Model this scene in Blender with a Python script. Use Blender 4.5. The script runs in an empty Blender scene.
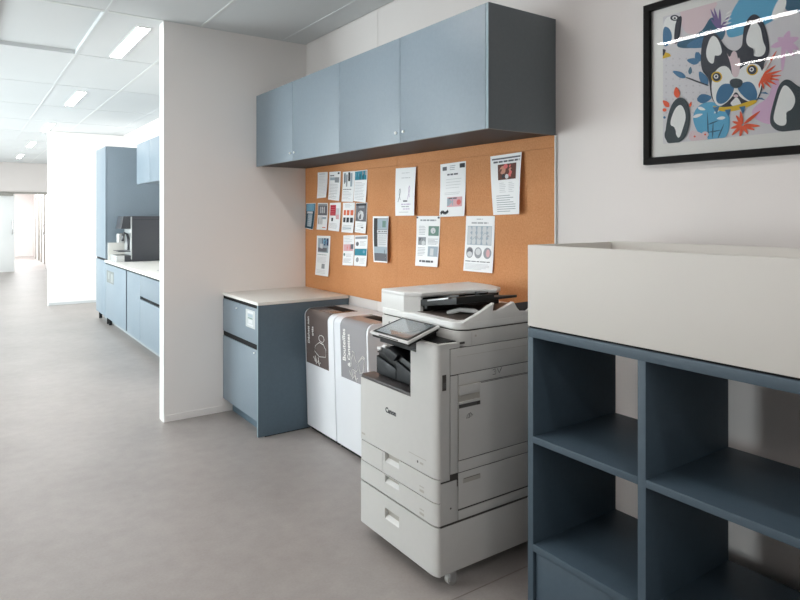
import bpy, bmesh, math, random
from mathutils import Vector, Matrix
random.seed(4)
C = bpy.context.scene.collection
PI = math.pi

# ------------------------------------------------------------------ camera model (real place, metres)
FPX, YAW, HOR, CAMH = 630.0, math.radians(34.75), 215.5, 1.5
def at(ax, val, px, py):
    """the point of a real plane (x, y or z = val) that the photograph shows at a pixel"""
    u = (px - 400) / FPX; v = (HOR - py) / FPX
    d = (math.sin(YAW) + u * math.cos(YAW), math.cos(YAW) - u * math.sin(YAW), v)
    o = (0, 0, CAMH); i = 'xyz'.index(ax); t = (val - o[i]) / d[i]
    return Vector([o[k] + t * d[k] for k in range(3)])

cam_d = bpy.data.cameras.new('camera'); cam = bpy.data.objects.new('camera', cam_d); C.objects.link(cam)
cam.location = (0, 0, CAMH); cam.rotation_euler = (PI / 2, 0, -YAW)
cam_d.sensor_width = 36; cam_d.lens = FPX * 36 / 800; cam_d.shift_y = (HOR - 300) / 800
cam_d.clip_start = 0.05; cam_d.clip_end = 200
bpy.context.scene.camera = cam

# ------------------------------------------------------------------ materials
def s2l(c):
    return tuple(((x / 255) / 12.92 if x / 255 <= 0.04045 else ((x / 255 + 0.055) / 1.055) ** 2.4) for x in c)
MAT = {}
def mat(name, rgb, rough=0.5, metal=0.0, var=0.0, scale=8.0, bump=0.0, bscale=200.0, coat=0.0, spec=0.5, emit=None, estr=0.0, detail=4.0):
    m = bpy.data.materials.new(name); m.use_nodes = True
    nt = m.node_tree; b = nt.nodes['Principled BSDF']
    c = s2l(rgb)
    b.inputs['Base Color'].default_value = (*c, 1)
    b.inputs['Roughness'].default_value = rough
    b.inputs['Metallic'].default_value = metal
    b.inputs['Specular IOR Level'].default_value = spec
    b.inputs['Coat Weight'].default_value = coat
    if emit is not None:
        b.inputs['Emission Color'].default_value = (*emit, 1); b.inputs['Emission Strength'].default_value = estr
    if var > 0 or bump > 0:
        tc = nt.nodes.new('ShaderNodeTexCoord')
    if var > 0:
        n = nt.nodes.new('ShaderNodeTexNoise'); n.inputs['Scale'].default_value = scale; n.inputs['Detail'].default_value = detail
        nt.links.new(tc.outputs['Object'], n.inputs['Vector'])
        r = nt.nodes.new('ShaderNodeValToRGB')
        r.color_ramp.elements[0].position = 0.3; r.color_ramp.elements[1].position = 0.7
        r.color_ramp.elements[0].color = (*[x * (1 - var) for x in c], 1)
        r.color_ramp.elements[1].color = (*[min(1, x * (1 + var)) for x in c], 1)
        nt.links.new(n.outputs['Fac'], r.inputs['Fac']); nt.links.new(r.outputs['Color'], b.inputs['Base Color'])
    if bump > 0:
        n2 = nt.nodes.new('ShaderNodeTexNoise'); n2.inputs['Scale'].default_value = bscale; n2.inputs['Detail'].default_value = 3
        nt.links.new(tc.outputs['Object'], n2.inputs['Vector'])
        bp = nt.nodes.new('ShaderNodeBump'); bp.inputs['Strength'].default_value = bump; bp.inputs['Distance'].default_value = 0.002
        nt.links.new(n2.outputs['Fac'], bp.inputs['Height']); nt.links.new(bp.outputs['Normal'], b.inputs['Normal'])
    MAT[name] = m
    return m
mat('wall_white', (217, 211, 208), 0.7, var=0.015, scale=2.0, bump=0.05, bscale=250)
mat('panel_white', (242, 238, 235), 0.55, var=0.012, scale=1.5)
mat('edge_white', (240, 240, 238), 0.5)
mat('ceiling_tile', (204, 207, 208), 0.6, var=0.012, scale=1.2)
mat('ceiling_bar', (211, 214, 212), 0.5)
mat('back_wall', (214, 208, 204), 0.8)
mat('blue_laminate', (119, 132, 142), 0.42, var=0.03, scale=60, bump=0.05, bscale=500)
mat('blue_edge', (126, 144, 152), 0.4, var=0.02, scale=40)
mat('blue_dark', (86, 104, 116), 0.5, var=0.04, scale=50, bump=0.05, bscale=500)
mat('shelf_blue', (66, 82, 94), 0.5, var=0.04, scale=50, bump=0.05, bscale=500)
mat('carcass_grey', (62, 60, 60), 0.6, spec=0.3)
mat('panel_slate', (98, 105, 109), 0.5, var=0.03, scale=60, bump=0.05, bscale=500)
mat('gap_dark', (16, 17, 19), 0.7, spec=0.2)
mat('worktop_white', (232, 230, 224), 0.35, var=0.01, scale=5)
mat('cream_box', (211, 207, 201), 0.6, var=0.012, scale=2)
mat('printer_shell', (200, 199, 196), 0.45, var=0.01, scale=30, bump=0.05, bscale=900)
mat('printer_top', (222, 222, 220), 0.42, var=0.008, scale=30)
mat('printer_seam', (70, 66, 62), 0.7)
mat('printer_recess', (176, 172, 164), 0.55)
mat('printer_dark', (70, 66, 66), 0.35)
mat('printer_black', (8, 9, 10), 0.4, spec=0.35)
mat('printer_slate', (24, 28, 32), 0.45, spec=0.35)
mat('printer_brown', (98, 88, 82), 0.5)
mat('icon_grey', (90, 88, 86), 0.6)
mat('screen_glass', (120, 130, 136), 0.12, coat=1.0)
mat('bin_white', (232, 234, 238), 0.3, var=0.008, scale=6)
mat('bin_brown', (102, 90, 86), 0.22, coat=0.4)
mat('bin_grey', (150, 148, 151), 0.22, coat=0.4)
mat('bin_text', (238, 236, 232), 0.5)
mat('black_frame', (18, 15, 14), 0.6, spec=0.12, var=0.08, scale=40)
mat('mat_board', (228, 226, 222), 0.8)
mat('chrome', (200, 200, 202), 0.2, metal=1.0)
mat('steel', (190, 191, 192), 0.4, metal=0.7)
mat('white_plastic', (238, 238, 236), 0.4)
mat('rubber', (170, 168, 164), 0.5)
mat('coffee_black', (50, 52, 58), 0.3)
mat('coffee_silver', (188, 190, 190), 0.35, metal=0.6)
mat('plinth', (150, 156, 158), 0.5)
mat('grey_metal', (150, 148, 142), 0.45, metal=0.3)
mat('door_white', (236, 238, 238), 0.5)
mat('daylight_floor', (190, 196, 200), 0.4)
mat('paper', (238, 239, 240), 0.8)
for n, c in dict(ink=(172, 174, 178), inkdark=(104, 104, 110), black=(56, 58, 62), teal=(46, 130, 150), sky=(110, 160, 185), navy=(44, 62, 96),
                 red=(190, 40, 62), orange=(222, 110, 76), pink=(214, 168, 172), greyblue=(160, 174, 184), lgrey=(206, 208, 210), mgrey=(150, 154, 158),
                 flesh=(196, 140, 120), brown=(96, 60, 52), rose=(214, 110, 108), green=(110, 140, 130), lilac=(196, 180, 206),
                 cork_photo=(140, 120, 110), deepteal=(30, 70, 84)).items():
    mat('p_' + n, c, 0.8)
mat('p_card', (112, 116, 114), 0.7); mat('p_cardlight', (140, 144, 142), 0.7); mat('p_sheet', (186, 191, 191), 0.7)
for n, c in dict(bg=(214, 211, 214), pinkbg=(222, 200, 204), blue=(60, 112, 150), darkteal=(44, 92, 118), cyan=(92, 168, 204), white=(236, 236, 234),
                 dark=(44, 46, 58), slate=(48, 60, 66), gold=(220, 180, 40), orange=(228, 90, 50), mauve=(216, 178, 208), purple=(120, 100, 150),
                 lightcyan=(170, 208, 224), dot=(196, 192, 196)).items():
    mat('a_' + n, c, 0.7)
mat('diffuser', (255, 255, 255), 0.5, emit=(1.0, 0.975, 0.955), estr=26.0)

# cork: warm brown board with fine fibre grain
def cork():
    m = bpy.data.materials.new('cork'); m.use_nodes = True; nt = m.node_tree; b = nt.nodes['Principled BSDF']
    tc = nt.nodes.new('ShaderNodeTexCoord')
    n1 = nt.nodes.new('ShaderNodeTexNoise'); n1.inputs['Scale'].default_value = 3; n1.inputs['Detail'].default_value = 5
    n2 = nt.nodes.new('ShaderNodeTexNoise'); n2.inputs['Scale'].default_value = 120; n2.inputs['Detail'].default_value = 3
    for n in (n1, n2): nt.links.new(tc.outputs['Object'], n.inputs['Vector'])
    mx = nt.nodes.new('ShaderNodeMath'); mx.operation = 'MULTIPLY_ADD'; mx.inputs[1].default_value = 0.6
    m2 = nt.nodes.new('ShaderNodeMath'); m2.operation = 'MULTIPLY'; m2.inputs[1].default_value = 0.4
    nt.links.new(n1.outputs['Fac'], m2.inputs[0]); nt.links.new(n2.outputs['Fac'], mx.inputs[0]); nt.links.new(m2.outputs[0], mx.inputs[2])
    r = nt.nodes.new('ShaderNodeValToRGB'); e = r.color_ramp.elements
    e[0].position = 0.32; e[0].color = (*s2l((186, 121, 70)), 1); e[1].position = 0.68; e[1].color = (*s2l((206, 146, 97)), 1)
    nt.links.new(mx.outputs[0], r.inputs['Fac']); nt.links.new(r.outputs['Color'], b.inputs['Base Color'])
    b.inputs['Roughness'].default_value = 0.75
    MAT['cork'] = m
cork()
# floor: mottled grey vinyl sheet with a soft sheen
def floor_mat():
    m = bpy.data.materials.new('vinyl_floor'); m.use_nodes = True; nt = m.node_tree; b = nt.nodes['Principled BSDF']
    tc = nt.nodes.new('ShaderNodeTexCoord')
    def noise(s, d):
        n = nt.nodes.new('ShaderNodeTexNoise'); n.inputs['Scale'].default_value = s; n.inputs['Detail'].default_value = d
        nt.links.new(tc.outputs['Object'], n.inputs['Vector']); return n
    n1, n2, n3 = noise(1.6, 6), noise(14, 6), noise(90, 4)
    a = nt.nodes.new('ShaderNodeMath'); a.operation = 'MULTIPLY_ADD'; a.inputs[1].default_value = 0.45
    c_ = nt.nodes.new('ShaderNodeMath'); c_.operation = 'MULTIPLY_ADD'; c_.inputs[1].default_value = 0.3
    d = nt.nodes.new('ShaderNodeMath'); d.operation = 'MULTIPLY'; d.inputs[1].default_value = 0.25
    nt.links.new(n3.outputs['Fac'], d.inputs[0]); nt.links.new(n2.outputs['Fac'], c_.inputs[0]); nt.links.new(d.outputs[0], c_.inputs[2])
    nt.links.new(n1.outputs['Fac'], a.inputs[0]); nt.links.new(c_.outputs[0], a.inputs[2])
    r = nt.nodes.new('ShaderNodeValToRGB'); e = r.color_ramp.elements
    e[0].position = 0.3; e[0].color = (*s2l((142, 135, 131)), 1); e[1].position = 0.7; e[1].color = (*s2l((166, 159, 155)), 1)
    nt.links.new(a.outputs[0], r.inputs['Fac']); nt.links.new(r.outputs['Color'], b.inputs['Base Color'])
    b.inputs['Roughness'].default_value = 0.42
    bp = nt.nodes.new('ShaderNodeBump'); bp.inputs['Strength'].default_value = 0.08; bp.inputs['Distance'].default_value = 0.002
    nt.links.new(n3.outputs['Fac'], bp.inputs['Height']); nt.links.new(bp.outputs['Normal'], b.inputs['Normal'])
    MAT['floor'] = m
floor_mat()
mat('floor_joint', (134, 124, 118), 0.5)
# picture glass / window glass: clear with a Fresnel reflection
def glass_mat(name, tint=(1, 1, 1)):
    m = bpy.data.materials.new(name); m.use_nodes = True; nt = m.node_tree
    for n in list(nt.nodes): nt.nodes.remove(n)
    o = nt.nodes.new('ShaderNodeOutputMaterial'); mx = nt.nodes.new('ShaderNodeMixShader')
    t = nt.nodes.new('ShaderNodeBsdfTransparent'); t.inputs['Color'].default_value = (*tint, 1)
    g = nt.nodes.new('ShaderNodeBsdfGlossy'); g.inputs['Roughness'].default_value = 0.003
    f = nt.nodes.new('ShaderNodeFresnel'); f.inputs['IOR'].default_value = 1.28
    nt.links.new(f.outputs[0], mx.inputs[0]); nt.links.new(t.outputs[0], mx.inputs[1]); nt.links.new(g.outputs[0], mx.inputs[2])
    nt.links.new(mx.outputs[0], o.inputs['Surface']); MAT[name] = m
glass_mat('picture_glass'); glass_mat('window_glass', (0.95, 0.98, 0.98))

# ------------------------------------------------------------------ mesh builder
class MB:
    def __init__(s): s.bm = bmesh.new(); s.mats = []
    def mi(s, m):
        if m not in s.mats: s.mats.append(m)
        return s.mats.index(m)
    def _merge(s, b2, m):
        i = s.mi(m); me = bpy.data.meshes.new('t'); b2.to_mesh(me); b2.free()
        n0 = len(s.bm.faces); s.bm.from_mesh(me); bpy.data.meshes.remove(me)
        s.bm.faces.ensure_lookup_table()
        for f in s.bm.faces[n0:]: f.material_index = i
    def box(s, x0, x1, y0, y1, z0, z1, m, bev=0.0, seg=2):
        b = bmesh.new(); bmesh.ops.create_cube(b, size=1)
        for v in b.verts:
            v.co = Vector(((x0 + x1) / 2 + v.co.x * abs(x1 - x0), (y0 + y1) / 2 + v.co.y * abs(y1 - y0), (z0 + z1) / 2 + v.co.z * abs(z1 - z0)))
        if bev > 0: bmesh.ops.bevel(b, geom=b.edges[:], offset=min(bev, abs(x1-x0)*.45, abs(y1-y0)*.45, abs(z1-z0)*.45), segments=seg, affect='EDGES', profile=0.6)
        s._merge(b, m); return s
    def prism(s, poly, axis, a0, a1, m, bev=0.0, seg=2):
        """polygon in the plane across axis, drawn out from a0 to a1; poly gives the two other coordinates in xyz order"""
        b = bmesh.new()
        def P(p, a):
            return {'x': (a, p[0], p[1]), 'y': (p[0], a, p[1]), 'z': (p[0], p[1], a)}[axis]
        v0 = [b.verts.new(P(p, a0)) for p in poly]; v1 = [b.verts.new(P(p, a1)) for p in poly]
        b.faces.new(v0); b.faces.new(v1[::-1]); n = len(poly)
        for i in range(n): b.faces.new((v0[(i + 1) % n], v0[i], v1[i], v1[(i + 1) % n]))
        bmesh.ops.recalc_face_normals(b, faces=b.faces[:])
        if bev > 0: bmesh.ops.bevel(b, geom=b.edges[:], offset=bev, segments=seg, affect='EDGES', profile=0.6)
        s._merge(b, m); return s
    def cyl(s, p0, p1, r, m, n=16, r1=None):
        b = bmesh.new(); p0, p1 = Vector(p0), Vector(p1); d = p1 - p0
        bmesh.ops.create_cone(b, cap_ends=True, segments=n, radius1=r, radius2=r if r1 is None else r1, depth=d.length)
        q = d.to_track_quat('Z', 'Y').to_matrix().to_4x4(); q.translation = (p0 + p1) / 2
        bmesh.ops.transform(b, matrix=q, verts=b.verts[:]); s._merge(b, m); return s
    def tube(s, pts, r, m, n=8):
        b = bmesh.new(); pts = [Vector(p) for p in pts]; rings = []
        for i, p in enumerate(pts):
            t = (pts[min(i + 1, len(pts) - 1)] - pts[max(i - 1, 0)]).normalized()
            q = t.to_track_quat('Z', 'Y').to_matrix()
            rings.append([b.verts.new(p + q @ Vector((r * math.cos(2 * PI * k / n), r * math.sin(2 * PI * k / n), 0))) for k in range(n)])
        for a, c in zip(rings, rings[1:]):
            for k in range(n): b.faces.new((a[k], a[(k + 1) % n], c[(k + 1) % n], c[k]))
        b.faces.new(rings[0][::-1]); b.faces.new(rings[-1])
        bmesh.ops.recalc_face_normals(b, faces=b.faces[:]); s._merge(b, m); return s
    def face(s, pts, m):
        i = s.mi(m); f = s.bm.faces.new([s.bm.verts.new(p) for p in pts]); f.material_index = i; return s
    def solid(s, top, down, m, bev=0.0):
        """a slab: the corner list `top` thickened by the vector `down`"""
        b = bmesh.new(); t = [b.verts.new(p) for p in top]; u = [b.verts.new(Vector(p) + Vector(down)) for p in top]
        n = len(t); b.faces.new(t); b.faces.new(u[::-1])
        for i in range(n): b.faces.new((t[(i + 1) % n], t[i], u[i], u[(i + 1) % n]))
        bmesh.ops.recalc_face_normals(b, faces=b.faces[:])
        if bev > 0: bmesh.ops.bevel(b, geom=b.edges[:], offset=bev, segments=2, affect='EDGES', profile=0.6)
        s._merge(b, m); return s
    def text(s, body, size, M, m, depth=0.0006, bold=0.0):
        cu = bpy.data.curves.new('t', 'FONT'); cu.body = body; cu.size = size; cu.extrude = depth; cu.align_x = 'LEFT'; cu.offset = bold
        o = bpy.data.objects.new('t', cu); C.objects.link(o)
        dg = bpy.context.evaluated_depsgraph_get(); dg.update()
        me = bpy.data.meshes.new_from_object(o.evaluated_get(dg)); me.transform(M)
        i = s.mi(m); n0 = len(s.bm.faces); s.bm.from_mesh(me); s.bm.faces.ensure_lookup_table()
        for f in s.bm.faces[n0:]: f.material_index = i
        bpy.data.objects.remove(o); bpy.data.curves.remove(cu); bpy.data.meshes.remove(me); return s
    def build(s, name, parent=None, smooth=True):
        bm = s.bm
        off = Vector((0, 0, 0))
        if parent is not None:
            p = parent
            while p is not None: off += p.location; p = p.parent
        else:
            xs = [v.co for v in bm.verts]
            lo = Vector([min(v[k] for v in xs) for k in range(3)]); hi = Vector([max(v[k] for v in xs) for k in range(3)])
            off = Vector(((lo.x + hi.x) / 2, (lo.y + hi.y) / 2, lo.z))
        for v in bm.verts: v.co -= off
        me = bpy.data.meshes.new(name); bm.to_mesh(me); bm.free()
        for m in s.mats: me.materials.append(MAT[m])
        o = bpy.data.objects.new(name, me); C.objects.link(o)
        if parent is not None: o.parent = parent
        else: o.location = off
        if smooth:
            for p in me.polygons: p.use_smooth = True
            me.set_sharp_from_angle(angle=math.radians(32))
        return o
def thing(name, label, cat, loc, group=None):
    o = bpy.data.objects.new(name, None); C.objects.link(o); o.location = loc; o.empty_display_size = 0.1
    return tag(o, label, cat, group)
def tag(o, label, cat, group=None):
    o['label'] = label; o['category'] = cat
    if group: o['group'] = group
    return o
def structure(o):
    o['kind'] = 'structure'; return o
def arc(cx, cy, r, a0, a1, n=6, ry=None):
    ry = r if ry is None else ry
    return [(cx + r * math.cos(math.radians(a0 + (a1 - a0) * i / n)), cy + ry * math.sin(math.radians(a0 + (a1 - a0) * i / n))) for i in range(n + 1)]

# ------------------------------------------------------------------ room shell
WX, CZ, PY = 2.335, 2.91, 4.726          # wall with the board, ceiling height, near face of the partition
YB, YE, XL = -2.6, 19.65, -3.0           # back wall, end wall, window wall

f = MB(); f.box(XL - .15, WX + .15, YB - .15, 27, -.1, 0, 'floor')
fl = f.build('floor', smooth=False); structure(fl)

w = MB()                                  # wall with the notice board, made of wide panels with fine joints
ys_ = [YB - .15, -1.2, 0.35, 3.632, 5.0, 6.5, 8.0, 9.5, 11, 12.5, 14, 15.5, 17, YE + .12]
for a, b in zip(ys_, ys_[1:]): w.box(WX, WX + .12, a + .002, b - .002, 0, CZ + .08, 'wall_white')
w.box(WX + .006, WX + .12, YB, YE, 0, CZ + .05, 'printer_recess')
structure(w.build('wall_right', smooth=False))

p = MB(); p.box(1.2, WX, PY, PY + .11, 0, CZ, 'panel_white')
p.box(1.194, 1.2, PY, PY + .11, 0, CZ, 'edge_white')
structure(p.build('wall_partition', smooth=False))
b = MB(); b.box(1.2, 1.63, PY - .006, PY, 0.0, .05, 'panel_white', .002)
structure(b.build('baseboard_partition', smooth=False))
p = MB(); p.box(1.165, WX, 11.95, 12.07, 0, CZ, 'panel_white')
structure(p.build('wall_far_partition', smooth=False))
b = MB(); b.box(1.165, 1.9, 11.94, 11.95, 0, .04, 'ceiling_tile')
structure(b.build('baseboard_far_partition', smooth=False))

w = MB(); bw = (-2.6, .4, .9, 2.3)
w.box(XL - .15, bw[0], YB - .15, YB, 0, CZ + .05, 'back_wall'); w.box(bw[1], WX + .15, YB - .15, YB, 0, CZ + .05, 'back_wall')
w.box(bw[0], bw[1], YB - .15, YB, 0, bw[2], 'back_wall'); w.box(bw[0], bw[1], YB - .15, YB, bw[3], CZ + .05, 'back_wall'); structure(w.build('wall_back', smooth=False))
o = bpy.data.objects.new('window_6', None); C.objects.link(o); o.location = (-1.1, YB, .9); structure(o)  # unseen window added in the back wall to let fill light in
m_ = MB()
for q in ((bw[0], bw[0] + .05, .9, 2.3), (bw[1] - .05, bw[1], .9, 2.3), (-1.13, -1.07, .9, 2.3), (bw[0], bw[1], .9, .95), (bw[0], bw[1], 2.25, 2.3)): m_.box(q[0], q[1], YB - .12, YB - .06, q[2], q[3], 'edge_white')
m_.build('window_frame', o, smooth=False)
m_ = MB(); m_.box(bw[0] + .05, bw[1] - .05, YB - .095, YB - .089, .95, 2.25, 'window_glass'); m_.build('pane', o, smooth=False)

# end wall with a double doorway, then the corridor behind it
DX0, DX1, DZ = 0.28, 1.98, 2.13
w = MB(); w.box(XL - .15, DX0, YE, YE + .12, 0, CZ + .05, 'wall_white'); w.box(DX0, DX1, YE, YE + .12, DZ, CZ + .05, 'wall_white')
w.box(DX1, WX + .12, YE, YE + .12, 0, CZ + .05, 'wall_white'); structure(w.build('wall_end', smooth=False))
w = MB(); w.box(2.12, 2.24, YE + .12, 27, 0, 2.6, 'wall_white'); structure(w.build('wall_corridor_right', smooth=False))
w = MB(); w.box(-.1, 0, YE + .12, 27, 0, 2.6, 'wall_white'); structure(w.build('wall_corridor_left', smooth=False))
w = MB(); w.box(-.1, 2.24, 26.9, 27, 0, 2.6, 'wall_white'); structure(w.build('wall_corridor_end', smooth=False))
w = MB(); w.box(-.1, 2.24, YE + .12, 27, 2.6, 2.7, 'ceiling_tile'); structure(w.build('ceiling_corridor', smooth=False))
fr = MB(); fr.box(DX0, DX0 + .05, YE - .02, YE + .14, 0, DZ, 'grey_metal'); fr.box(DX1 - .05, DX1, YE - .02, YE + .14, 0, DZ, 'grey_metal')
fr.box(DX0, DX1, YE - .03, YE + .14, DZ - .05, DZ, 'grey_metal'); structure(fr.build('trim_doorway', smooth=False))
d = bpy.data.objects.new('door_1', None); C.objects.link(d); d.location = (.7, YE, 0); structure(d)
m_ = MB(); m_.box(DX0 + .05, 1.13, YE - .02, YE + .03, .01, DZ - .05, 'door_white', .003); m_.build('leaf', d)
m_ = MB(); m_.tube([(1.08, YE - .02, 1.0), (1.08, YE - .08, 1.0), (1.08, YE - .08, 1.35), (1.08, YE - .02, 1.35)], .014, 'chrome'); m_.build('handle', d)
m_ = MB(); m_.box(.75, 1.1, YE - .09, YE - .02, 2.02, 2.08, 'grey_metal', .004); m_.build('closer', d)
d = bpy.data.objects.new('door_2', None); C.objects.link(d); d.location = (DX1, YE + .5, 0); structure(d)
m_ = MB(); m_.box(1.93, 1.975, YE + .14, YE + .95, .01, DZ - .05, 'door_white', .003); m_.build('leaf', d)
m_ = MB(); m_.tube([(1.93, YE + .86, .95), (1.88, YE + .86, .95), (1.88, YE + .86, 1.25), (1.93, YE + .86, 1.25)], .014, 'chrome'); m_.build('handle', d)
for i, y in enumerate((22.3, 24.2)):
    d = MB(); d.box(2.06, 2.12, y, y + .09, 0, 2.1, 'grey_metal'); d.box(2.06, 2.12, y + .95, y + 1.04, 0, 2.1, 'grey_metal')
    d.box(2.06, 2.12, y, y + 1.04, 2.1, 2.18, 'grey_metal'); d.box(2.1, 2.12, y + .09, y + .95, 0, 2.1, 'door_white')
    structure(d.build('door_%d' % (i + 3), smooth=False))

# window wall on the left: daylight comes from here
win = [(3.2, 5.2, .6, 2.15), (6.0, 8.6, .3, 2.3), (9.2, 11.8, .3, 2.3), (12.4, 15.0, .3, 2.2), (15.6, 18.8, .3, 2.2)]
w = MB(); yy = YB - .15
for a, b, z0, z1 in win:
    w.box(XL - .15, XL, yy, a, 0, CZ + .05, 'wall_white'); w.box(XL - .15, XL, a, b, 0, z0, 'wall_white'); w.box(XL - .15, XL, a, b, z1, CZ + .05, 'wall_white'); yy = b
w.box(XL - .15, XL, yy, YE + .12, 0, CZ + .05, 'wall_white'); structure(w.build('wall_left', smooth=False))
for i, (a, b, z0, z1) in enumerate(win):
    o = bpy.data.objects.new('window_%d' % (i + 1), None); C.objects.link(o); o.location = (XL, (a + b) / 2, z0); structure(o)
    m_ = MB()
    for q in ((a, a + .05, z0, z1), (b - .05, b, z0, z1), (a + .05, b - .05, z0, z0 + .05), (a + .05, b - .05, z1 - .05, z1), ((a + b) / 2 - .025, (a + b) / 2 + .025, z0 + .05, z1 - .05)):
        m_.box(XL - .12, XL - .06, q[0], q[1], q[2], q[3], 'edge_white')
    m_.build('window_frame', o, smooth=False)
    m_ = MB(); m_.box(XL - .095, XL - .089, a + .05, b - .05, z0 + .05, z1 - .05, 'window_glass'); m_.build('pane', o, smooth=False)

# ceiling of wide metal panels in a white bar grid; one panel sits higher
c = MB(); c.box(XL - .15, WX + .15, YB - .15, YE + .12, CZ + .06, CZ + .12, 'ceiling_tile')
xs_ = [XL, -2.44, -1.79, -1.14, -.48, .165, .815, 1.465, 2.125, WX]
yc = [-2.6, -1.25, .25, 1.75, 3.25, 4.75, 6.15, 7.7, 9.25, 10.75, 12.25, 13.75, 15.25, 16.75, 18.25, YE]
B = .010
LXC = (1.115, -.085, -1.3); LY0 = (-1.0, 1.98, 4.98, 7.97, 10.96, 13.95, 16.94); LL = 1.06; LW = .09  # the first row, behind the viewer, is unseen and added as fill
def lit(x0, x1, y0, y1):
    return [(cx, y) for cx in LXC for y in LY0 if x0 < cx < x1 and (y0 < y + .02 < y1 or y0 < y + LL - .02 < y1)]
for x0, x1 in zip(xs_, xs_[1:]):
    for y0, y1 in zip(yc, yc[1:]):
        z = CZ + (.035 if (abs(x0 - .165) < .01 and abs(y0 - 4.75) < .01) else .003)
        c.box(x0 + B, x1 - B, y0 + B, y1 - B, z, CZ + .07, 'ceiling_tile')
for x in xs_[1:-1]: c.box(x - B, x + B, YB, YE, CZ, CZ + .065, 'ceiling_bar' if x == 1.465 else 'ceiling_tile')
for y in yc[1:-1]: c.box(XL, WX, y - B * (3.2 if y == 4.75 else 1), y + B, CZ + .0005, CZ + .065, 'ceiling_bar' if y == 4.75 else 'ceiling_tile')
structure(c.build('ceiling', smooth=False))

# linear ceiling lights
ordn = {4.98: 'linear white ceiling light just past the white partition panel, largest in view',
        7.97: 'linear white ceiling light over the kitchen, second from the partition panel',
        10.96: 'linear white ceiling light third along the row above the hallway',
        13.95: 'small linear ceiling light fourth along the row, before the last one',
        16.94: 'smallest linear ceiling light at the far end of the row near the doors'}
for cx in LXC:
    for y in LY0:
        if cx == LXC[0]: lab = ordn.get(y, 'linear ceiling light overhead near the notice board' if y == 1.98 else 'added fill ceiling light behind the viewer, nearest the picture wall')
        elif cx == LXC[1]: lab = 'linear ceiling light mirrored as a bright streak in the picture glass' if y == 1.98 else None
        else: lab = None
        if lab is None and y > 6: continue
        if lab is None: lab = 'linear ceiling light out of view over the hallway %s' % {(-.085, -1.0): 'centre, added fill behind the viewer', (-.085, 4.98): 'centre ahead of the viewer', (-1.3, -1.0): 'window side, added fill behind the viewer', (-1.3, 1.98): 'window side beside the viewer', (-1.3, 4.98): 'window side ahead of the viewer'}[(cx, y)]
        t = thing('ceiling_light', lab, 'ceiling light', (cx, y + LL / 2, CZ), 'linear ceiling lights')
        m_ = MB()
        for q in ((cx - LW / 2 - .008, cx - LW / 2, y, y + LL), (cx + LW / 2, cx + LW / 2 + .008, y, y + LL), (cx - LW / 2 - .008, cx + LW / 2 + .008, y - .008, y), (cx - LW / 2 - .008, cx + LW / 2 + .008, y + LL, y + LL + .008)):
            m_.box(*q, CZ - .006, CZ + .003, 'edge_white')
        m_.build('frame', t, smooth=False)
        m_ = MB(); m_.box(cx - LW / 2, cx + LW / 2, y, y + LL, CZ - .004, CZ + .002, 'diffuser'); m_.build('diffuser', t, smooth=False)

# floor joint between two vinyl sheets
j = MB(); y_j = at('z', 0, 490, 583).y
j.box(XL, WX, y_j - .002, y_j + .002, 0, .0008, 'floor_joint'); structure(j.build('trim_floor_joint', smooth=False))

# ------------------------------------------------------------------ wall cabinets
XF, ZA, ZB_ = 1.898, 1.884, 2.44
def knob(mb, x, y, z, r=.0075, m='white_plastic'):
    mb.cyl((x, y, z), (x - .005, y, z), r * .7, m, 14); mb.cyl((x - .005, y, z), (x - .009, y, z), r, m, 14)
def wall_cabinet(y1, y0, label, end):
    t = thing('wall_cabinet', label, 'wall cabinet', (2.12, (y0 + y1) / 2, ZA), 'blue wall cabinets over the notice board')
    ye = y0 + (.02 if end else 0)
    m_ = MB(); m_.box(XF + .022, WX - .003, ye + .001, y1 - .001, ZA + .004, ZB_ - .001, 'carcass_grey'); m_.build('carcass', t, smooth=False)
    if end:
        m_ = MB(); m_.box(XF, WX - .003, y0, y0 + .0195, ZA, ZB_, 'panel_slate', .0012); m_.box(XF - .0006, XF + .001, y0 + .001, y0 + .0185, ZA + .001, ZB_ - .001, 'blue_edge'); m_.build('end_panel', t)
    ymid = (y0 + (.03 if end else 0) + y1) / 2
    ymid = {True: 2.736, False: 4.058}[end]
    for a, b, ky in ((ymid + .0015, y1 - .0015, ymid + .035), (ye + .0015, ymid - .0015, ymid - .035)):
        m_ = MB(); m_.box(XF, XF + .02, a, b, ZA, ZB_, 'blue_laminate', .0015); d = m_.build('door', t)
        m_ = MB(); knob(m_, XF, ky, ZA + .055); m_.build('knob', d)
wall_cabinet(4.722, 3.393, 'two-door slate blue wall cabinet touching the white partition', False)
wall_cabinet(3.393, 2.053, 'two-door slate blue wall cabinet with the exposed grey-blue end panel, nearer the picture', True)

# ------------------------------------------------------------------ notice board and its papers
BX = WX - .010
t = thing('notice_board', 'long orange-brown cork notice board under the blue wall cabinets', 'notice board', (WX, 3.4, .915))
ysm = at('x', BX, 397, 200).y; zh = at('x', BX, 480, 158).z
for a, b in ((2.054, ysm - .001), (ysm + .001, 4.722)):
    m_ = MB(); m_.box(BX, WX - .0005, a, b, .915, 1.825, 'cork'); m_.box(BX, WX - .0005, a, b, 1.8262, ZA + .003, 'cork'); m_.build('cork_panel', t, smooth=False)
m_ = MB(); m_.box(BX - .001, WX - .0003, 2.048, 2.054, .915, ZA - .001, 'ceiling_bar'); m_.build('wall_reflection', t, smooth=False)  # pale strip painting the wall's reflected light beside the board

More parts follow.
